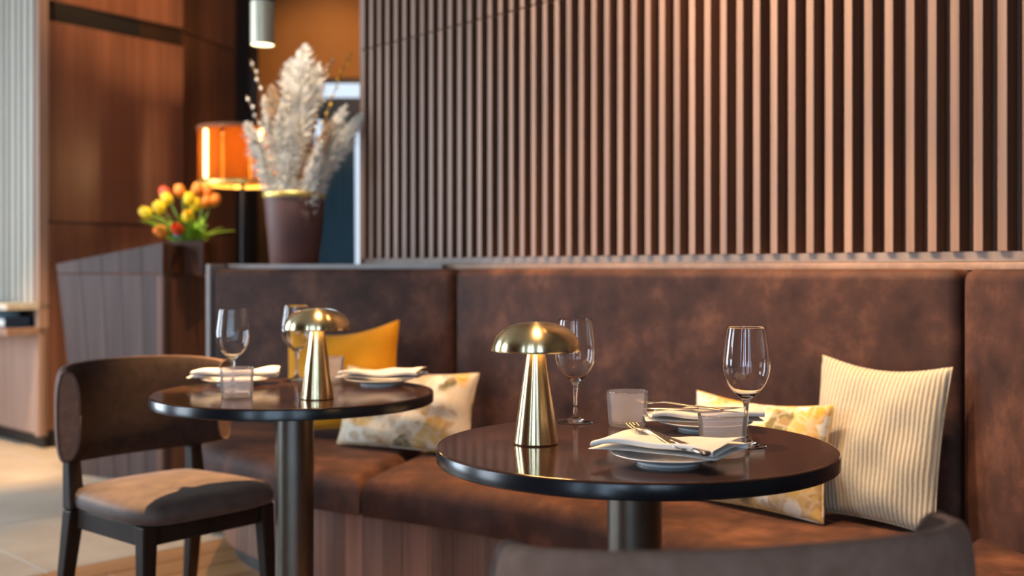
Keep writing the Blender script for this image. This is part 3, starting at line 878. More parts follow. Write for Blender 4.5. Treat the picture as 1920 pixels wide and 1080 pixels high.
# ------------------------------------------------------------------ glasses
def make_wine():
    t = empty('wine_glass')
    out = [(0, 0.0), (0.0350, 0.0), (0.0355, 0.0012), (0.030, 0.0032), (0.015, 0.0065), (0.0065, 0.011), (0.0040, 0.020), (0.0036, 0.045), (0.0040, 0.068), (0.0058, 0.078)]
    bowl = [(0.0110, 0.084), (0.0215, 0.0925), (0.0310, 0.1035), (0.0378, 0.117), (0.0412, 0.131), (0.0418, 0.145), (0.0402, 0.163), (0.0372, 0.185), (0.0338, 0.2070)]
    rim = [(0.0334, 0.2076), (0.0330, 0.2070)]
    inner = [(r - 0.0011, z) for r, z in bowl[::-1][1:-1]] + [(0.0105, 0.0862), (0.0, 0.0835)]
    me = lathe_me('bowl', out + bowl + rim + inner, 64, False, 80)
    bm = bmesh.new(); bm.from_mesh(me)
    bm.to_mesh(me); bm.free()
    # foot and stem are one blown piece with the bowl: separate meshes meeting at the neck
    foot = lathe_me('foot', [(0, 0), (0.0350, 0), (0.0356, 0.0010), (0.0345, 0.0017), (0.022, 0.0040), (0.010, 0.0082), (0.0055, 0.0130), (0.0042, 0.020), (0.0038, 0.032), (0, 0.032)], 64, False, 60)
    body = lathe_me('bowl', [(0, 0.0322), (0.0038, 0.0322), (0.0036, 0.045), (0.0040, 0.068), (0.0058, 0.078)] + bowl + rim + inner, 64, False, 80)
    link('foot', foot, M['glass'], t)
    o = link('bowl_and_stem', body, M['glass'], t)
    for ob in t.children:
        ob.modifiers.new('sub', 'SUBSURF').levels = 1
        ob.modifiers['sub'].render_levels = 1
    return t
WG = make_wine()
wine = [((0.128, 2.207), 'stemmed wine glass directly behind the nearer brass lamp'),
        ((0.410, 1.914), 'stemmed wine glass behind the frosted tumbler, before the cream cushion'),
        ((-0.709, 2.775), 'stemmed wine glass standing furthest left on the further table'),
        ((-0.597, 3.030), 'stemmed wine glass half hidden behind the further brass lamp')]
for i, ((x, y), lab) in enumerate(wine):
    o = WG if i == 0 else copy_tree(WG)
    o.location = (x, y, ZTOP); tag(o, lab, 'wine glass', 'wine glasses on the tables')
def make_tumbler(m):
    t = empty('tumbler')
    o = [(0, 0.0), (0.0350, 0.0), (0.0368, 0.0018), (0.0408, 0.0665)]
    i_ = [(0.0404, 0.0672), (0.0399, 0.0667), (0.0355, 0.0075), (0.0335, 0.0060), (0, 0.0058)]
    link('glass_wall', lathe_me('glass_wall', o + i_, 72, False, 50), m, t)
    link('rim', lathe_me('rim', [(0.0408 + 0.0009 * math.cos(2 * PI * k / 8), 0.0676 + 0.0009 * math.sin(2 * PI * k / 8)) for k in range(8)], 72, True, 80), M['glass'], t)
    link('base', lathe_me('base', [(0, 0.0065), (0.0330, 0.0065), (0.0338, 0.0085), (0.0325, 0.0105), (0, 0.0105)], 72, False, 50), M['glass'], t)
    return t
tum = [((0.2277, 2.16), 'frosted glass tumbler behind the front plate, beside the wine glass', 'glass_frost'),
       ((0.350, 1.816), 'frosted glass tumbler beside the front white napkin', 'glass_frost'),
       ((-0.668, 2.655), 'short glass tumbler in front of the wine glass on the further table', 'glass_frost'),
       ((-0.500, 2.985), 'short glass tumbler hidden behind the further brass lamp', 'glass_frost')]
TB = {}
for i, ((x, y), lab, m) in enumerate(tum):
    if m not in TB: TB[m] = make_tumbler(M[m]); o = TB[m]
    else: o = copy_tree(TB[m])
    o.location = (x, y, ZTOP); tag(o, lab, 'tumbler', 'tumblers on the tables')

# ------------------------------------------------------------------ plates, napkins, cutlery
def make_plate():
    t = empty('side_plate')
    link('dish', lathe_me('dish', [(0.044, 0.0035), (0.050, 0.0045), (0.060, 0.0060), (0.0905, 0.0150), (0.0918, 0.0162), (0.0908, 0.0172), (0.062, 0.0092), (0.055, 0.0075), (0, 0.0068), (0, 0.0040)], 96, False, 60), M['china'], t)
    link('foot_ring', lathe_me('foot_ring', [(0.0455, 0.0), (0.0500, 0.0), (0.0510, 0.0042), (0.0445, 0.0034)], 72, True), M['china'], t)
    return t
PL = make_plate()
plates = [((0.250, 1.747), 'white side plate under the napkin at the front of the nearer table'),
          ((0.372, 2.115), 'white side plate at the back of the nearer table'),
          ((-0.742, 2.935), 'white side plate on the left of the further table'),
          ((-0.355, 2.925), 'white side plate beside the floral cushion on the further table')]
for i, ((x, y), lab) in enumerate(plates):
    o = PL if i == 0 else copy_tree(PL)
    o.location = (x, y, ZTOP); tag(o, lab, 'plate', 'white side plates')

def napkin_me(L, W, seed, lift=0.0):
    rnd = random.Random(seed)
    # cross-section: flat fold, three layers, running in y with u-turns
    path = []
    h = 0.0042
    w = W / 2
    def arc(yc, zc, r, a0, a1, n=7):
        for k in range(n + 1):
            a = a0 + (a1 - a0) * k / n
            path.append((yc + r * math.cos(a), zc + r * math.sin(a)))
    for k in range(9): path.append((-w * 0.96 + (1.9 * w) * k / 9, 0.0))
    arc(w, h, h, -PI / 2, PI / 2)
    for k in range(1, 10): path.append((w - (1.98 * w) * k / 10, 2 * h))
    arc(-w, 3 * h, h, 3 * PI / 2, PI / 2)
    for k in range(1, 11): path.append((-w + (1.75 * w) * k / 10, 4 * h))
    nx = 30
    verts, faces = [], []
    ph = [rnd.uniform(0, 6) for _ in range(4)]
    for i in range(nx + 1):
        u = i / nx
        for j, (y, z) in enumerate(path):
            lay = j / len(path)
            x = (u - .5) * L * (1 - 0.08 * lay) + 0.10 * (y) * (0.6 + 0.8 * lay) + 0.012 * (lay - .5)
            zz = z + (0.0030 * math.sin(5.0 * u + ph[0] + y * 25) + 0.0022 * math.sin(11 * u + ph[1] - y * 40)) * (0.25 + lay)
            zz += lift * max(0, abs(u - .5) - .25) * 4 * lay
            zz -= 0.10 * max(0, abs(u - .5) - 0.40) * L if z > 0 else 0
            # pinch: layers open slightly at one end
            zz += (z * 0.7) * max(0, u - 0.65)
            verts.append((x, y * (1 - 0.10 * math.cos(PI * (u - .5)) + 0.06 * math.sin(4 * u + ph[2])), zz + 0.0035))
    n = len(path)
    for i in range(nx):
        for j in range(n - 1):
            a = i * n + j
            faces.append((a, a + 1, a + n + 1, a + n))
    return me_from('napkin', verts, faces, True)
naps = [((0.252, 1.748, 0.0178), -30, 0.215, 0.125, 3, 'folded white linen napkin under fork and knife at the table front'),
        ((0.372, 2.112, 0.0178), 2, 0.225, 0.105, 5, 'folded white linen napkin at the back of the nearer table'),
        ((-0.742, 2.935, 0.0178), 12, 0.235, 0.075, 8, 'folded white napkin on the left plate of the further table'),
        ((-0.345, 2.925, 0.0178), -8, 0.225, 0.095, 11, 'folded white napkin on the plate near the floral cushion')]
for (x, y, z), rz, L, W, sd, lab in naps:
    o = link('napkin', napkin_me(L, W, sd), M['linen'], None, (x, y, ZTOP + z), (0, 0, R(rz)))
    sol = o.modifiers.new('thick', 'SOLIDIFY'); sol.thickness = 0.0013; sol.offset = 0
    sub = o.modifiers.new('sub', 'SUBSURF'); sub.levels = 1; sub.render_levels = 1
    tag(o, lab, 'napkin', 'white napkins')

def strip_me(name, stations, th):
    """flat bar: stations (x, half width, z, thickness scale)"""
    verts, faces = [], []
    for x, hw, z, ts in stations:
        t_ = th * ts / 2
        verts += [(x, -hw, z - t_ * .5), (x, -hw * .6, z - t_), (x, hw * .6, z - t_), (x, hw, z - t_ * .5), (x, hw, z + t_ * .5), (x, hw * .6, z + t_), (x, -hw * .6, z + t_), (x, -hw, z + t_ * .5)]
    n = len(stations)
    for i in range(n - 1):
        for k in range(8):
            a, b = i * 8 + k, i * 8 + (k + 1) % 8
            faces.append((a, b, b + 8, a + 8))
    faces.append(tuple(range(8))[::-1]); faces.append(tuple(range((n - 1) * 8, n * 8)))
    return me_from(name, verts, faces, True)
def make_fork():
    t = empty('fork')
    link('handle', strip_me('handle', [(0.0, .0065, 0.0, 1), (0.004, .0085, 0, 1), (0.04, .0070, .0015, 1), (0.085, .0036, .003, 1.2), (0.112, .0030, .0045, 1.3), (0.121, .0055, .0045, 1), (0.131, .0100, .0030, .8), (0.139, .0112, .0012, .7)], 0.0028), M['steel'], t)
    for k in range(4):
        y = -.0096 + k * .0064
        v = strip_me('tine', [(0.138, .0018, .0013, .7), (0.150, .0016, -.0004, .7), (0.165, .0014, .0004, .7), (0.178, .0012, .0035, .6), (0.183, .0005, .005, .3)], 0.0028)
        link('tine', v, M['steel'], t, (0, y, 0))
    return t
def make_knife():
    t = empty('table_knife')
    link('handle', strip_me('handle', [(0.0, .0060, 0, 1.2), (0.003, .0085, 0, 1.9), (0.04, .0076, 0, 1.8), (0.09, .0058, 0, 1.5), (0.098, .0060, 0, 1.2)], 0.0036), M['steel'], t)
    link('blade', strip_me('blade', [(0.098, .0060, 0, .8), (0.106, .0080, 0, .5), (0.15, .0088, 0, .45), (0.185, .0078, 0, .4), (0.200, .0045, 0, .35), (0.205, .0010, 0, .2)], 0.0036), M['steel'], t)
    return t
FK, KN = make_fork(), make_knife()
def place_cutlery(o, end, tip, lab, cat, group, roll=0):
    end, tip = Vector(end), Vector(tip)
    d = (tip - end).normalized()
    x = d; y = Vector((0, 0, 1)).cross(x).normalized(); z = x.cross(y)
    m = Matrix((x, y, z)).transposed() @ Matrix.Rotation(R(roll), 3, 'X')
    o.location = end; o.rotation_euler = m.to_euler()
    tag(o, lab, cat, group)
zc = ZTOP + 0.0415
place_cutlery(FK, (0.262, 1.668, zc - .008), (0.200, 1.835, zc + .006), 'steel fork lying on the front folded napkin', 'fork', 'cutlery on the nearer table')
place_cutlery(KN, (0.294, 1.640, zc - .010), (0.216, 1.800, zc + .005), 'steel table knife beside the fork on the front napkin', 'knife', 'cutlery on the nearer table')
place_cutlery(copy_tree(FK), (0.400, 2.070, zc), (0.292, 2.135, zc + .004), 'steel fork lying on the napkin at the table back', 'fork', 'cutlery on the nearer table')
place_cutlery(copy_tree(KN), (0.455, 2.085, zc), (0.254, 2.100, zc + .000), 'steel table knife lying across the napkin at the table back', 'knife', 'cutlery on the nearer table')

# ------------------------------------------------------------------ cushions
def pillow_me(name, w, h, th, seed=0, n=30, sag=0.0):
    rnd = random.Random(seed)
    ph = [rnd.uniform(0, 6.28) for _ in range(8)]
    verts, faces = [], []
    def outline(u, v):
        # corners pushed out, edges drawn in
        x = u * (1 - 0.055 * (1 - v * v) ) ; z = v * (1 - 0.055 * (1 - u * u))
        return x * w / 2, z * h / 2
    def thick(u, v):
        a = max(0, 1 - u * u) ** 0.55 * max(0, 1 - v * v) ** 0.55
        wr = 1 + 0.10 * math.sin(3 * u + 2 * v + ph[0]) + 0.06 * math.sin(6 * u - 5 * v + ph[1]) + 0.05 * math.sin(9 * v + 4 * u + ph[2])
        return th / 2 * a * wr + 0.002
    idx = {}
    for side in (-1, 1):
        for j in range(n + 1):
            for i in range(n + 1):
                u, v = -math.cos(PI * i / n), -math.cos(PI * j / n)
                u = 0.5 * u + 0.5 * (2 * i / n - 1); v = 0.5 * v + 0.5 * (2 * j / n - 1)
                x, z = outline(u, v)
                z += sag * math.sin(PI * (u + 1) / 2) * (v + 1) / 2 * -1
                idx[(side, i, j)] = len(verts)
                verts.append((x, side * thick(u, v), z + h / 2))
        for j in range(n):
            for i in range(n):
                q = [idx[(side, i, j)], idx[(side, i + 1, j)], idx[(side, i + 1, j + 1)], idx[(side, i, j + 1)]]
                faces.append(tuple(q if side < 0 else q[::-1]))
    for i in range(n):
        for (a, b) in (((i, 0), (i + 1, 0)), ((i + 1, n), (i, n)), ((0, i + 1), (0, i)), ((n, i), (n, i + 1))):
            faces.append((idx[(-1, *b)], idx[(-1, *a)], idx[(1, *a)], idx[(1, *b)]))
    me = me_from(name, verts, faces, True)
    return me
def cushion(name, loc, yaw, lean, w, h, th, m, lab, seed, sag=0.0, roll=0.0, group=None):
    e = empty(name, loc, 0, lab, 'cushion', group)
    e.rotation_euler = (R(lean), R(roll), R(yaw))
    link('cover', pillow_me('cover', w, h, th, seed, 30, sag), m, e)
    # stitched seam around
    pts = []
    for (u0, v0, u1, v1) in ((-1, -1, 1, -1), (1, -1, 1, 1), (1, 1, -1, 1), (-1, 1, -1, -1)):
        for k in range(16):
            u, v = u0 + (u1 - u0) * k / 16, v0 + (v1 - v0) * k / 16
            pts.append((u * (1 - 0.055 * (1 - v * v)) * w / 2, 0, v * (1 - 0.055 * (1 - u * u)) * h / 2 + h / 2 - sag * math.sin(PI * (u + 1) / 2) * (v + 1) / 2))
    pts.append(pts[0])
    link('seam', tube_me('seam', pts, 0.0028, 6), m, e)
    return e
ZS = 0.4515
cushion('floral_cushion', (0.590, 2.698, ZS + .004), -49, -9, 0.41, 0.275, 0.115, M['floral_yellow'], 'yellow floral lumbar cushion leaning beside the cream ribbed cushion', 4, 0.012, group='scatter cushions on the banquette')
cushion('ribbed_cushion', (0.829, 2.553, ZS + .006), -46, -10, 0.325, 0.378, 0.10, M['ribbed'], 'cream ribbed square cushion near the corner of the banquette', 9, 0.015, 1.6, group='scatter cushions on the banquette')
cushion('floral_cushion', (-0.362, 3.575, ZS + .006), -30, -12, 0.53, 0.262, 0.13, M['floral'], 'cream and ochre floral lumbar cushion between the two tables', 6, 0.01, 0, group='scatter cushions on the banquette')
cushion('mustard_cushion', (-0.605, 3.84, ZS + .030), -20, -12, 0.45, 0.375, 0.13, M['mustard'], 'plain mustard yellow square cushion behind the further brass lamp', 12, 0.03, -5, group='scatter cushions on the banquette')

# ------------------------------------------------------------------ chairs
def make_chair():
    t = empty('dining_chair')
    # backrest: padded shell swept along a rounded plan curve
    na, npf = 40, 28
    verts, faces = [], []
    Wd = 0.250
    secs = []
    for i in range(na + 1):
        a = R(-82 + 164 * i / na)
        sg = 1 if a >= 0 else -1
        y = Wd * sg * abs(math.sin(a)) ** 0.85
        x = -0.045 - 0.155 * abs(math.cos(a)) ** 0.75
        secs.append(Vector((x, y, 0)))
    ring0 = []
    for i, c in enumerate(secs):
        tan = (secs[min(i + 1, na)] - secs[max(i - 1, 0)]).normalized()
        nrm = Vector((tan.y, -tan.x, 0))          # pointing to the inside (+x at the middle)
        if i == 0 or True:
            u = abs(2 * i / na - 1)
        z0 = 0.520 + 0.025 * u ** 3; z1 = 0.795 - 0.018 * u ** 2
        zm, hh = (z0 + z1) / 2, (z1 - z0) / 2
        th = 0.058
        ring = []
        for k in range(npf):
            ang = 2 * PI * k / npf
            ca, sa = math.cos(ang), math.sin(ang)
            zz = zm + hh * math.copysign(abs(sa) ** 0.75, sa)
            dep = (0.62 if ca > 0 else 0.38) * th * math.copysign(abs(ca) ** 0.8, ca)
            lean = -0.03 * (zz - 0.52) / 0.27 * abs(math.cos(R(-82 + 164 * i / na)))
            ring.append(len(verts)); verts.append(c + nrm * dep + Vector((lean, 0, zz)))
        if i: 
            for k in range(npf):
                k2 = (k + 1) % npf
                faces.append((ring0[k], ring0[k2], ring[k2], ring[k]))
        else: first = ring
        ring0 = ring
    faces.append(tuple(first)); faces.append(tuple(ring0[::-1]))
    me = me_from('backrest', verts, faces)
    bm = bmesh.new(); bm.from_mesh(me); bmesh.ops.recalc_face_normals(bm, faces=bm.faces); bm.to_mesh(me); bm.free()
    me = autosmooth(me, 50)
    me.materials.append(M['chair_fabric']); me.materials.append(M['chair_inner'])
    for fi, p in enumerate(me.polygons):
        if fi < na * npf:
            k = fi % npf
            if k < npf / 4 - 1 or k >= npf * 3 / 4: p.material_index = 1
    back = link('backrest', me, None, t)
    for rg in (first, ring0):
        p = [verts[i] for i in rg] + [verts[rg[0]]]
        link('piping', tube_me('piping', p, 0.0032, 6), M['chair_piping'], back)
    # seat cushion
    seat = [(-0.19, -0.17), (-0.13, -0.205), (0.10, -0.225), (0.215, -0.205), (0.245, -0.15), (0.25, 0), (0.245, 0.15), (0.215, 0.205), (0.10, 0.225), (-0.13, 0.205), (-0.19, 0.17), (-0.205, 0)]
    ch = [Vector(p) for p in seat]
    for _ in range(2):
        out = []
        for a, b in zip(ch, ch[1:] + ch[:1]): out += [a.lerp(b, .25), a.lerp(b, .75)]
        ch = out
    # domed top: rings
    verts, faces = [], []
    prof = [(0.93, 0.405), (0.985, 0.410), (1.0, 0.425), (0.99, 0.443), (0.95, 0.455), (0.8, 0.4635), (0.5, 0.469), (0.2, 0.4705)]
    n = len(ch)
    for s_, z in prof:
        for p in ch: verts.append((p.x * s_, p.y * s_, z))
    verts.append((0.02, 0, 0.471))
    for r_ in range(len(prof) - 1):
        for k in range(n):
            k2 = (k + 1) % n
            faces.append((r_ * n + k, r_ * n + k2, (r_ + 1) * n + k2, (r_ + 1) * n + k))
    o = (len(prof) - 1) * n
    for k in range(n): faces.append((o + k, o + (k + 1) % n, len(verts) - 1))
    faces.append(tuple(range(n))[::-1])
    link('seat', autosmooth(me_from('seat', verts, faces), 60), M['seat_leather'], t)
    for sy in (-1, 1):
        # front leg
        c = [(0.165, .158), (0.212, .158), (0.212, .205), (0.165, .205)]
        def sq(x0, y0, w, z): return [(x0 - w, sy * (y0 - w), z), (x0 + w, sy * (y0 - w), z), (x0 + w, sy * (y0 + w), z), (x0 - w, sy * (y0 + w), z)]
        link('leg', hexa_me('leg', sq(0.205, 0.195, 0.013, 0.0) + sq(0.188, 0.180, 0.021, 0.404), 0.004), M['chair_wood'], t)
        # rear leg: below and above the seat rail
        lo = hexa_me('leg', sq(-0.215, 0.205, 0.013, 0.0) + sq(-0.150, 0.190, 0.022, 0.40), 0.004)
        link('leg', lo, M['chair_wood'], t)
        link('back_post', hexa_me('back_post', sq(-0.150, 0.190, 0.022, 0.402) + sq(-0.166, 0.190, 0.017, 0.56), 0.004), M['chair_wood'], t)
        y0 = 0.183 * sy
        link('rail', hexa_me('rail', [(-0.128, y0 - .011, .352), (0.166, y0 - .011, .352), (0.166, y0 + .011, .352), (-0.128, y0 + .011, .352), (-0.128, y0 - .011, .402), (0.166, y0 - .011, .402), (0.166, y0 + .011, .402), (-0.128, y0 + .011, .402)], 0.003), M['chair_wood'], t)
    for x0 in (0.188, -0.150):
        link('rail', hexa_me('rail', [(x0 - .011, -.158, .352), (x0 + .011, -.158, .352), (x0 + .011, .158, .352), (x0 - .011, .158, .352), (x0 - .011, -.158, .402), (x0 + .011, -.158, .402), (x0 + .011, .158, .402), (x0 - .011, .158, .402)], 0.003), M['chair_wood'], t)
    return t
CH1 = make_chair(); CH1.location = (-0.945, 3.0, 0); CH1.rotation_euler = (0, 0, R(-40))
tag(CH1, 'dark curved-back upholstered chair facing the further round table', 'chair', 'curved-back dining chairs')
CH2 = copy_tree(CH1); CH2.location = (0.214, 1.235, 0); CH2.rotation_euler = (0, 0, R(105))
tag(CH2, 'curved upholstered chair back cut off by the bottom of the picture', 'chair', 'curved-back dining chairs')

# ------------------------------------------------------------------ pot with dried grasses
PX, PY, PZ = -0.915, 4.60, 1.031
pot = empty('plant_pot', (PX, PY, PZ), 0, 'dark brown tapered pot with gilded rim holding dried pampas', 'pot')
link('body', lathe_me('body', [(0, 0), (0.094, 0), (0.098, 0.004), (0.127, 0.312), (0.115, 0.312), (0.090, 0.02), (0, 0.018)], 64), M['pot'], pot)
link('rim', lathe_me('rim', [(0.1275, 0.313), (0.1315, 0.318), (0.1315, 0.332), (0.1275, 0.336), (0.116, 0.336), (0.1145, 0.313)], 64, True), M['pot_rim'], pot)
def plume(tip_px, base_dx, base_dy, y_tip, r_plume, frac, m, lab, seed, n=420, fluff=1.0):
    rnd = random.Random(seed)
    x = (tip_px[0] - 960) / F * y_tip; z = EYE + (Y0 - tip_px[1]) / F * y_tip
    p0 = Vector((base_dx, base_dy, 0.03)); p3 = Vector((x - PX, y_tip - PY, z - PZ))
    p1 = p0 + Vector((0, 0, 0.6 * p3.z)); 
    def B(t): return p0 * (1 - t) ** 2 + p1 * 2 * t * (1 - t) + p3 * t * t
    e = empty('pampas_stem', (PX, PY, PZ), 0, lab, 'dried grass', 'dried grasses in the brown pot')
    link('stem', tube_me('stem', [B(k / 12) for k in range(13)], [0.0028 - 0.0018 * k / 12 for k in range(13)], 6), M['twig'], e)
    verts, faces = [], []
    for _ in range(n):
        s_ = rnd.random() ** 0.8
        t_ = 1 - frac + frac * s_
        c = B(t_); d = (B(min(1, t_ + .02)) - B(t_ - .02)).normalized()
        prof = math.sin(PI * min(1, (s_ * 0.86 + 0.14))) ** 0.7 * (1.0 - 0.35 * s_)
        side = Vector((rnd.gauss(0, 1), rnd.gauss(0, 1), rnd.gauss(0, .3))).normalized()
        L = r_plume * prof * rnd.uniform(0.5, 1.15)
        tip = c + side * L + d * L * rnd.uniform(0.4, 1.3) * fluff - Vector((0, 0, 0.25 * L))
        mid = c.lerp(tip, 0.5) + Vector((0, 0, 0.15 * L))
        w = (tip - c).cross(Vector((rnd.random(), rnd.random(), rnd.random()))).normalized() * rnd.uniform(0.0030, 0.0058)
        b0 = len(verts)
        verts += [c, mid + w, tip, mid - w]
        faces += [(b0, b0 + 1, b0 + 2, b0 + 3)]
    pl = link('plume', me_from('plume', verts, faces), m, e)
    return e
plume((572, 82), 0.0, 0.0, 4.60, 0.106, 0.62, M['pampas'], 'tallest cream pampas plume in the middle of the pot', 1, 1050)
plume((545, 110), -0.03, 0.03, 4.66, 0.075, 0.40, M['pampas'], 'slim cream plume just left of the tallest one', 2, 570)
plume((596, 118), 0.03, 0.02, 4.62, 0.069, 0.35, M['pampas'], 'short-headed cream plume just right of the tallest one', 3, 480)
plume((508, 158), -0.05, 0.0, 4.58, 0.062, 0.42, M['pampas_tan'], 'tan seed-headed grass leaning left out of the pot', 4, 450)
plume((462, 228), -0.07, -0.02, 4.52, 0.077, 0.60, M['pampas'], 'low cream plume drooping left over the orange lamp', 5, 720)
plume((527, 196), -0.04, -0.04, 4.50, 0.075, 0.74, M['pampas'], 'stout cream plume in front on the left half of the pot', 6, 840)
plume((548, 215), -0.02, -0.05, 4.49, 0.069, 0.76, M['pampas'], 'stout cream plume in front of the tallest plume', 14, 780)
plume((650, 195), 0.06, 0.0, 4.55, 0.081, 0.66, M['pampas'], 'long cream plume arching right towards the slatted wall', 7, 900)
plume((678, 212), 0.08, 0.02, 4.50, 0.069, 0.45, M['pampas'], 'cream plume reaching furthest right across the slatted wall', 8, 630)
plume((622, 225), 0.05, -0.04, 4.50, 0.062, 0.62, M['pampas_tan'], 'tan plume low on the right side of the pot', 9, 630)
plume((604, 262), 0.05, -0.06, 4.46, 0.062, 0.8, M['pampas'], 'short cream plume at the front right of the pot', 10, 720)
plume((496, 178), -0.06, 0.02, 4.60, 0.062, 0.50, M['pampas'], 'cream plume behind the drooping one on the left of the pot', 21, 520)
plume((640, 250), 0.07, -0.02, 4.52, 0.060, 0.62, M['pampas'], 'bushy cream plume below the long one arching right', 22, 520)
def berry_twig(tip_px, y_tip, base_dx, m, berry_m, lab, n, seed, r=0.007):
    rnd = random.Random(seed)
    x = (tip_px[0] - 960) / F * y_tip; z = EYE + (Y0 - tip_px[1]) / F * y_tip
    p0 = Vector((base_dx, 0.03, 0.03)); p3 = Vector((x - PX, y_tip - PY, z - PZ)); p1 = p0 + Vector((0, 0, 0.6 * p3.z))
    def B(t): return p0 * (1 - t) ** 2 + p1 * 2 * t * (1 - t) + p3 * t * t
    e = empty('dried_twig', (PX, PY, PZ), 0, lab, 'dried twig', 'dried grasses in the brown pot')
    link('stem', tube_me('stem', [B(k / 12) for k in range(13)], 0.0022, 6), m, e)
    bud = lathe_me('bud', [(0, -1.3 * r), (0.8 * r, -0.6 * r), (r, 0), (0.6 * r, 0.9 * r), (0, 1.4 * r)], 10, False, 80)
    for k in range(n):
        t_ = 0.55 + 0.45 * (k + .5) / n
        p = B(t_) + Vector((rnd.uniform(-1, 1), rnd.uniform(-1, 1), 0)) * 0.008
        link('bud', bud, berry_m, e, p, (rnd.uniform(-.6, .6), rnd.uniform(-.6, .6), 0))
    return e
berry_twig((470, 112), 4.62, -0.06, M['twig'], M['pampas'], 'thin twig with pale buds rising furthest left in the pot', 9, 3)
berry_twig((462, 180), 4.56, -0.07, M['twig'], M['pampas'], 'low thin twig with pale buds over the orange lamp', 8, 4)
berry_twig((624, 108), 4.62, 0.03, M['twig_red'], M['pampas_tan'], 'reddish brown twig with buds right of the tall plume', 14, 5, 0.008)
berry_twig((660, 98), 4.60, 0.05, M['twig'], M['tulip_yellow'], 'thin twig with yellowish buds close to the slatted wall', 10, 6, 0.006)

# ------------------------------------------------------------------ tulips in a planter on the desk
TX, TY, TZ = dpt(360, 452, 5.52)
plb = empty('planter_box', (TX, TY, 1.016), R(-8), 'small dark wooden planter box holding tulips on the host desk', 'planter')
hgt = TZ - 1.016
for nm, sx, sy, lx, ly in (('side', 0.19, 0.012, 0, -0.074), ('side', 0.19, 0.012, 0, 0.074), ('end', 0.012, 0.134, -0.089, 0), ('end', 0.012, 0.134, 0.089, 0)):
    link(nm, box_me(nm, sx, sy, hgt, 0.001, 1, 'b'), M['grey_wood'] if False else M['panel_dark'], plb, (lx, ly, 0))
link('soil', box_me('soil', 0.164, 0.134, 0.10, 0.0, 1, 'b'), M['dark'], plb, (0, 0, 0.002))
def bloom_me(r, h):
    return lathe_me('bloom', [(0, 0), (0.55 * r, 0.05 * h), (0.95 * r, 0.28 * h), (r, 0.5 * h), (0.86 * r, 0.78 * h), (0.62 * r, h), (0.55 * r, 0.98 * h), (0.7 * r, 0.6 * h), (0, 0.25 * h)], 12, False, 80)
BL = bloom_me(0.030, 0.068)
def leaf_me(seed):
    rnd = random.Random(seed)
    verts, faces = [], []
    L = rnd.uniform(0.16, 0.22); n = 8
    bend = rnd.uniform(0.03, 0.09)
    for k in range(n + 1):
        u = k / n; w = 0.020 * math.sin(PI * (u * .9 + .08)) ** 0.8
        verts += [(bend * u * u * 1.5, -w, L * u), (bend * u * u * 1.5 - .006, 0, L * u), (bend * u * u * 1.5, w, L * u)]
    for k in range(n):
        a = k * 3
        faces += [(a, a + 1, a + 4, a + 3), (a + 1, a + 2, a + 5, a + 4)]
    return me_from('leaf', verts, faces, True)
LF = [leaf_me(i) for i in range(4)]
tul = [((285, 393), 5.50, 'tulip_yellow', 'yellow tulip hanging furthest left out of the planter'),
       ((308, 386), 5.46, 'tulip_yellow', 'yellow tulip second from the left in the planter'),
       ((320, 372), 5.52, 'tulip_yellow', 'yellow tulip under the pink-orange bloom'),
       ((316, 360), 5.56, 'tulip_red', 'red-orange tulip high on the left of the bunch'),
       ((340, 358), 5.56, 'tulip_orange', 'orange tulip high in the middle of the bunch'),
       ((356, 374), 5.48, 'tulip_yellow', 'yellow tulip in the upper middle of the bunch'),
       ((365, 384), 5.50, 'tulip_yellow', 'yellow tulip right of the upper middle one'),
       ((354, 404), 5.42, 'tulip_yellow', 'yellow tulip low in the middle of the bunch'),
       ((368, 356), 5.56, 'tulip_orange', 'orange tulip at the top of the bunch'),
       ((384, 360), 5.60, 'tulip_orange', 'orange tulip high on the right of the bunch'),
       ((396, 374), 5.60, 'tulip_orange', 'orange tulip hanging furthest right in the bunch'),
       ((380, 378), 5.58, 'tulip_orange', 'orange tulip on the right below the top ones'),
       ((338, 424), 5.40, 'tulip_red', 'small red tulip low at the front of the planter'),
       ((314, 428), 5.44, 'tulip_orange', 'orange tulip drooping low on the left rim')]
for i, (px, y, mm, lab) in enumerate(tul):
    x, _, z = dpt(px[0], px[1] + 12, y)
    bx = max(-0.06, min(0.06, (x - TX) * 0.35)); by = max(-.04, min(.04, (y - TY) * .4))
    e = empty('tulip', (TX + bx, TY + by, 1.13), 0, lab, 'tulip', 'tulips in the planter')
    tip = Vector((x - TX - bx, y - TY - by, z - 1.13))
    mid = Vector((tip.x * 0.25, tip.y * .25, max(0.05, tip.z * 0.7)))
    path = [Vector((0, 0, 0)) * (1 - t_) ** 2 + mid * 2 * t_ * (1 - t_) + tip * t_ * t_ for t_ in [k / 8 for k in range(9)]]
    link('stem', tube_me('stem', path, 0.004, 6), M['stem'], e)
    d = (path[-1] - path[-2]).normalized()
    o = link('bloom', BL, None, e, tip, d.to_track_quat('Z', 'Y').to_euler())
    if not BL.materials: BL.materials.append(None)
    o.material_slots[0].link = 'OBJECT'; o.material_slots[0].material = M[mm]
    for q in range(2):
        link('leaf', LF[(i + q) % 4], M['leaf'], e, (0, 0, 0.02), (0, R(random.uniform(15, 40)), random.uniform(0, 6.28) if q else math.atan2(tip.y, tip.x) + 0.5))
bx_, by_, bz_ = dpt(333, 437, 5.41)
pick = empty('flower_pick', (bx_, by_, 1.13), 0, 'small pale blue ball on a stick among the tulip stems', 'decoration')
link('ball', lathe_me('ball', [(0, -.022), (.012, -.019), (.020, -.008), (.021, .003), (.016, .015), (.008, .022), (0, .024)], 20, False, 80), M['blue'], pick, (0, 0, bz_ - 1.13))
link('stick', tube_me('stick', [(0, 0.05, 0), (0, 0.02, max(.01, bz_ - 1.13 - .02))], 0.002, 6), M['twig'], pick)

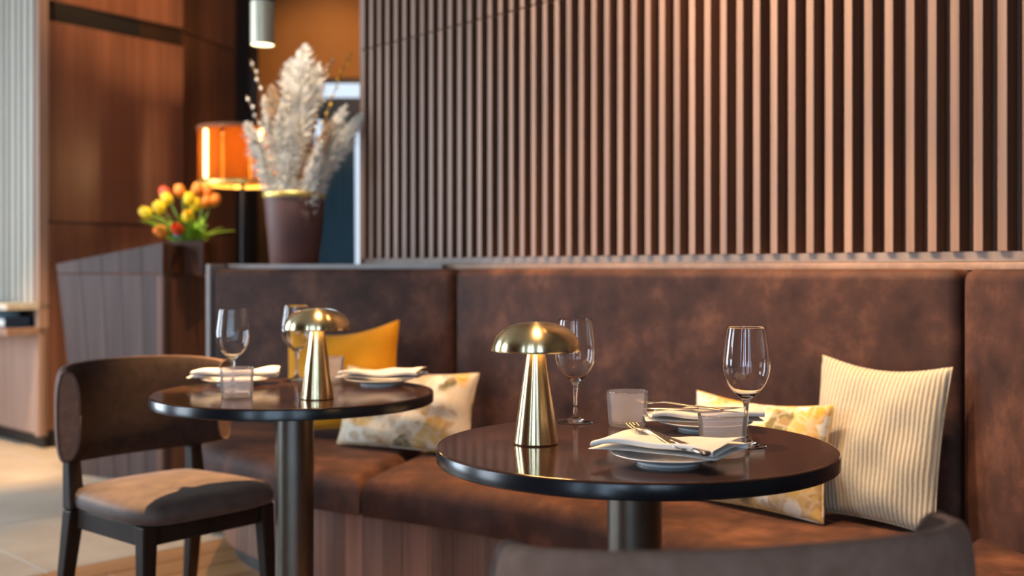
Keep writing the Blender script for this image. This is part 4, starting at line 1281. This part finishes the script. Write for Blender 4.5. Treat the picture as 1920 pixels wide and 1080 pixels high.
# ------------------------------------------------------------------ amber lantern floor lamp
LX, LY = (455 - 960) / F * 6.6, 6.6
lan = empty('floor_lamp', (LX, LY, 0), 0, 'amber glass lantern lamp glowing in front of the dark doorway', 'lamp')
zA, zB = 1.565, 1.88
link('base', lathe_me('base', [(0, 0), (0.15, 0), (0.15, 0.012), (0.02, 0.03), (0, 0.03)], 40), M['dark'], lan)
link('pole', lathe_me('pole', [(0, 0.028), (0.012, 0.028), (0.012, 1.70), (0, 1.70)], 20), M['dark'], lan)
NS = 10
RS = 0.262
for k in range(NS):
    a0, a1 = 2 * PI * (k + .06) / NS + .1, 2 * PI * (k + .94) / NS + .1
    p, q = Vector((math.cos(a0), math.sin(a0))) * RS, Vector((math.cos(a1), math.sin(a1))) * RS
    link('shade_panel', slab_me('shade_panel', (p.x, p.y), (q.x, q.y), zA, zB, 0.006), M['amber'], lan)
ring = lambda z: lathe_me('rim', [(RS - .012, z - .010), (RS + .006, z - .010), (RS + .006, z + .010), (RS - .012, z + .010)], 60, True)
link('lower_rim', ring(zA - .008), M['pot_rim'], lan)
link('upper_rim', ring(zB + .006), M['twig_red'], lan)
for k in range(3):
    a = 2 * PI * k / 3
    link('spoke', tube_me('spoke', [(0, 0, zA + .02), (math.cos(a) * (RS - .006), math.sin(a) * (RS - .006), zA - .006)], 0.005, 6), M['dark'], lan)
for px in (405, 505):
    dxb = (px - 455) / F * 6.6
    link('tube_bulb', lathe_me('tube_bulb', [(0, zA + .01), (0.011, zA + .015), (0.011, zB - .02), (0, zB - .015)], 20), M['bulb'], lan, (dxb, -math.sqrt(RS * RS - dxb * dxb) - 0.014, 0))
d = bpy.data.lights.new('lantern_light', 'POINT'); d.energy = 42; d.color = (1, .62, .28); d.shadow_soft_size = 0.06
lo = bpy.data.objects.new('lantern_light', d); COL.objects.link(lo); lo.location = (LX, LY, 1.74)

# ------------------------------------------------------------------ pendant
PDX = (492 - 960) / F * 4.9
pen = empty('pendant_lamp', (PDX, 4.9, 2.05), 0, 'pale brass cylinder pendant lamp hanging above the dried pampas', 'lamp')
link('shade', lathe_me('shade', [(0.0515, 0.0), (0.0525, 0.0), (0.0525, 0.19), (0.0505, 0.192), (0.0505, 0.002)], 48, True), M['pendant'], pen)
link('lens', lathe_me('lens', [(0, 0.004), (0.0503, 0.004), (0.0503, 0.010), (0, 0.010)], 48), M['bulb_cream'], pen)
link('cap', lathe_me('cap', [(0, 0.1925), (0.0525, 0.1925), (0.0525, 0.235), (0.045, 0.242), (0, 0.242)], 48), M['navy'], pen)
link('cable', lathe_me('cable', [(0, 0.242), (0.004, 0.242), (0.004, H - 2.05), (0, H - 2.05)], 10), M['dark'], pen)

# ------------------------------------------------------------------ teal curtain at the far window
def curtain(x0, x1, y, z0, z1, lab):
    n = 60
    verts, faces = [], []
    for j, z in enumerate((z0, z0 + (z1 - z0) * .5, z1)):
        for i in range(n + 1):
            u = i / n
            spread = 1.0 + 0.25 * (1 - j / 2)
            x = x0 + (x1 - x0) * (u * spread - (spread - 1) * .8)
            verts.append((x, y + 0.03 * math.sin(u * 2 * PI * 7 + j * .3), z))
    for j in range(2):
        for i in range(n):
            a = j * (n + 1) + i
            faces.append((a, a + 1, a + n + 2, a + n + 1))
    e = empty('curtain', ((x0 + x1) / 2, y, 0), 0, lab, 'curtain')
    o = link('drape', me_from('drape', verts, faces, True), M['teal'], e, (-(x0 + x1) / 2, -y, 0))
    so = o.modifiers.new('thick', 'SOLIDIFY'); so.thickness = 0.006
    link('rod', tube_me('rod', [(x0 - .1, y, z1 + .01), (x1 + .3, y, z1 + .01)], 0.012, 10), M['dark'], e, (-(x0 + x1) / 2, -y, 0))
curtain(-1.64, -1.36, 9.45, 0.03, 2.35, 'teal blue curtain hanging between the pot and the slatted wall')

scene.cycles.max_bounces = 10
scene.cycles.transmission_bounces = 12
scene.cycles.transparent_max_bounces = 12
scene.cycles.sample_clamp_indirect = 6.0
scene.cycles.use_denoising = True
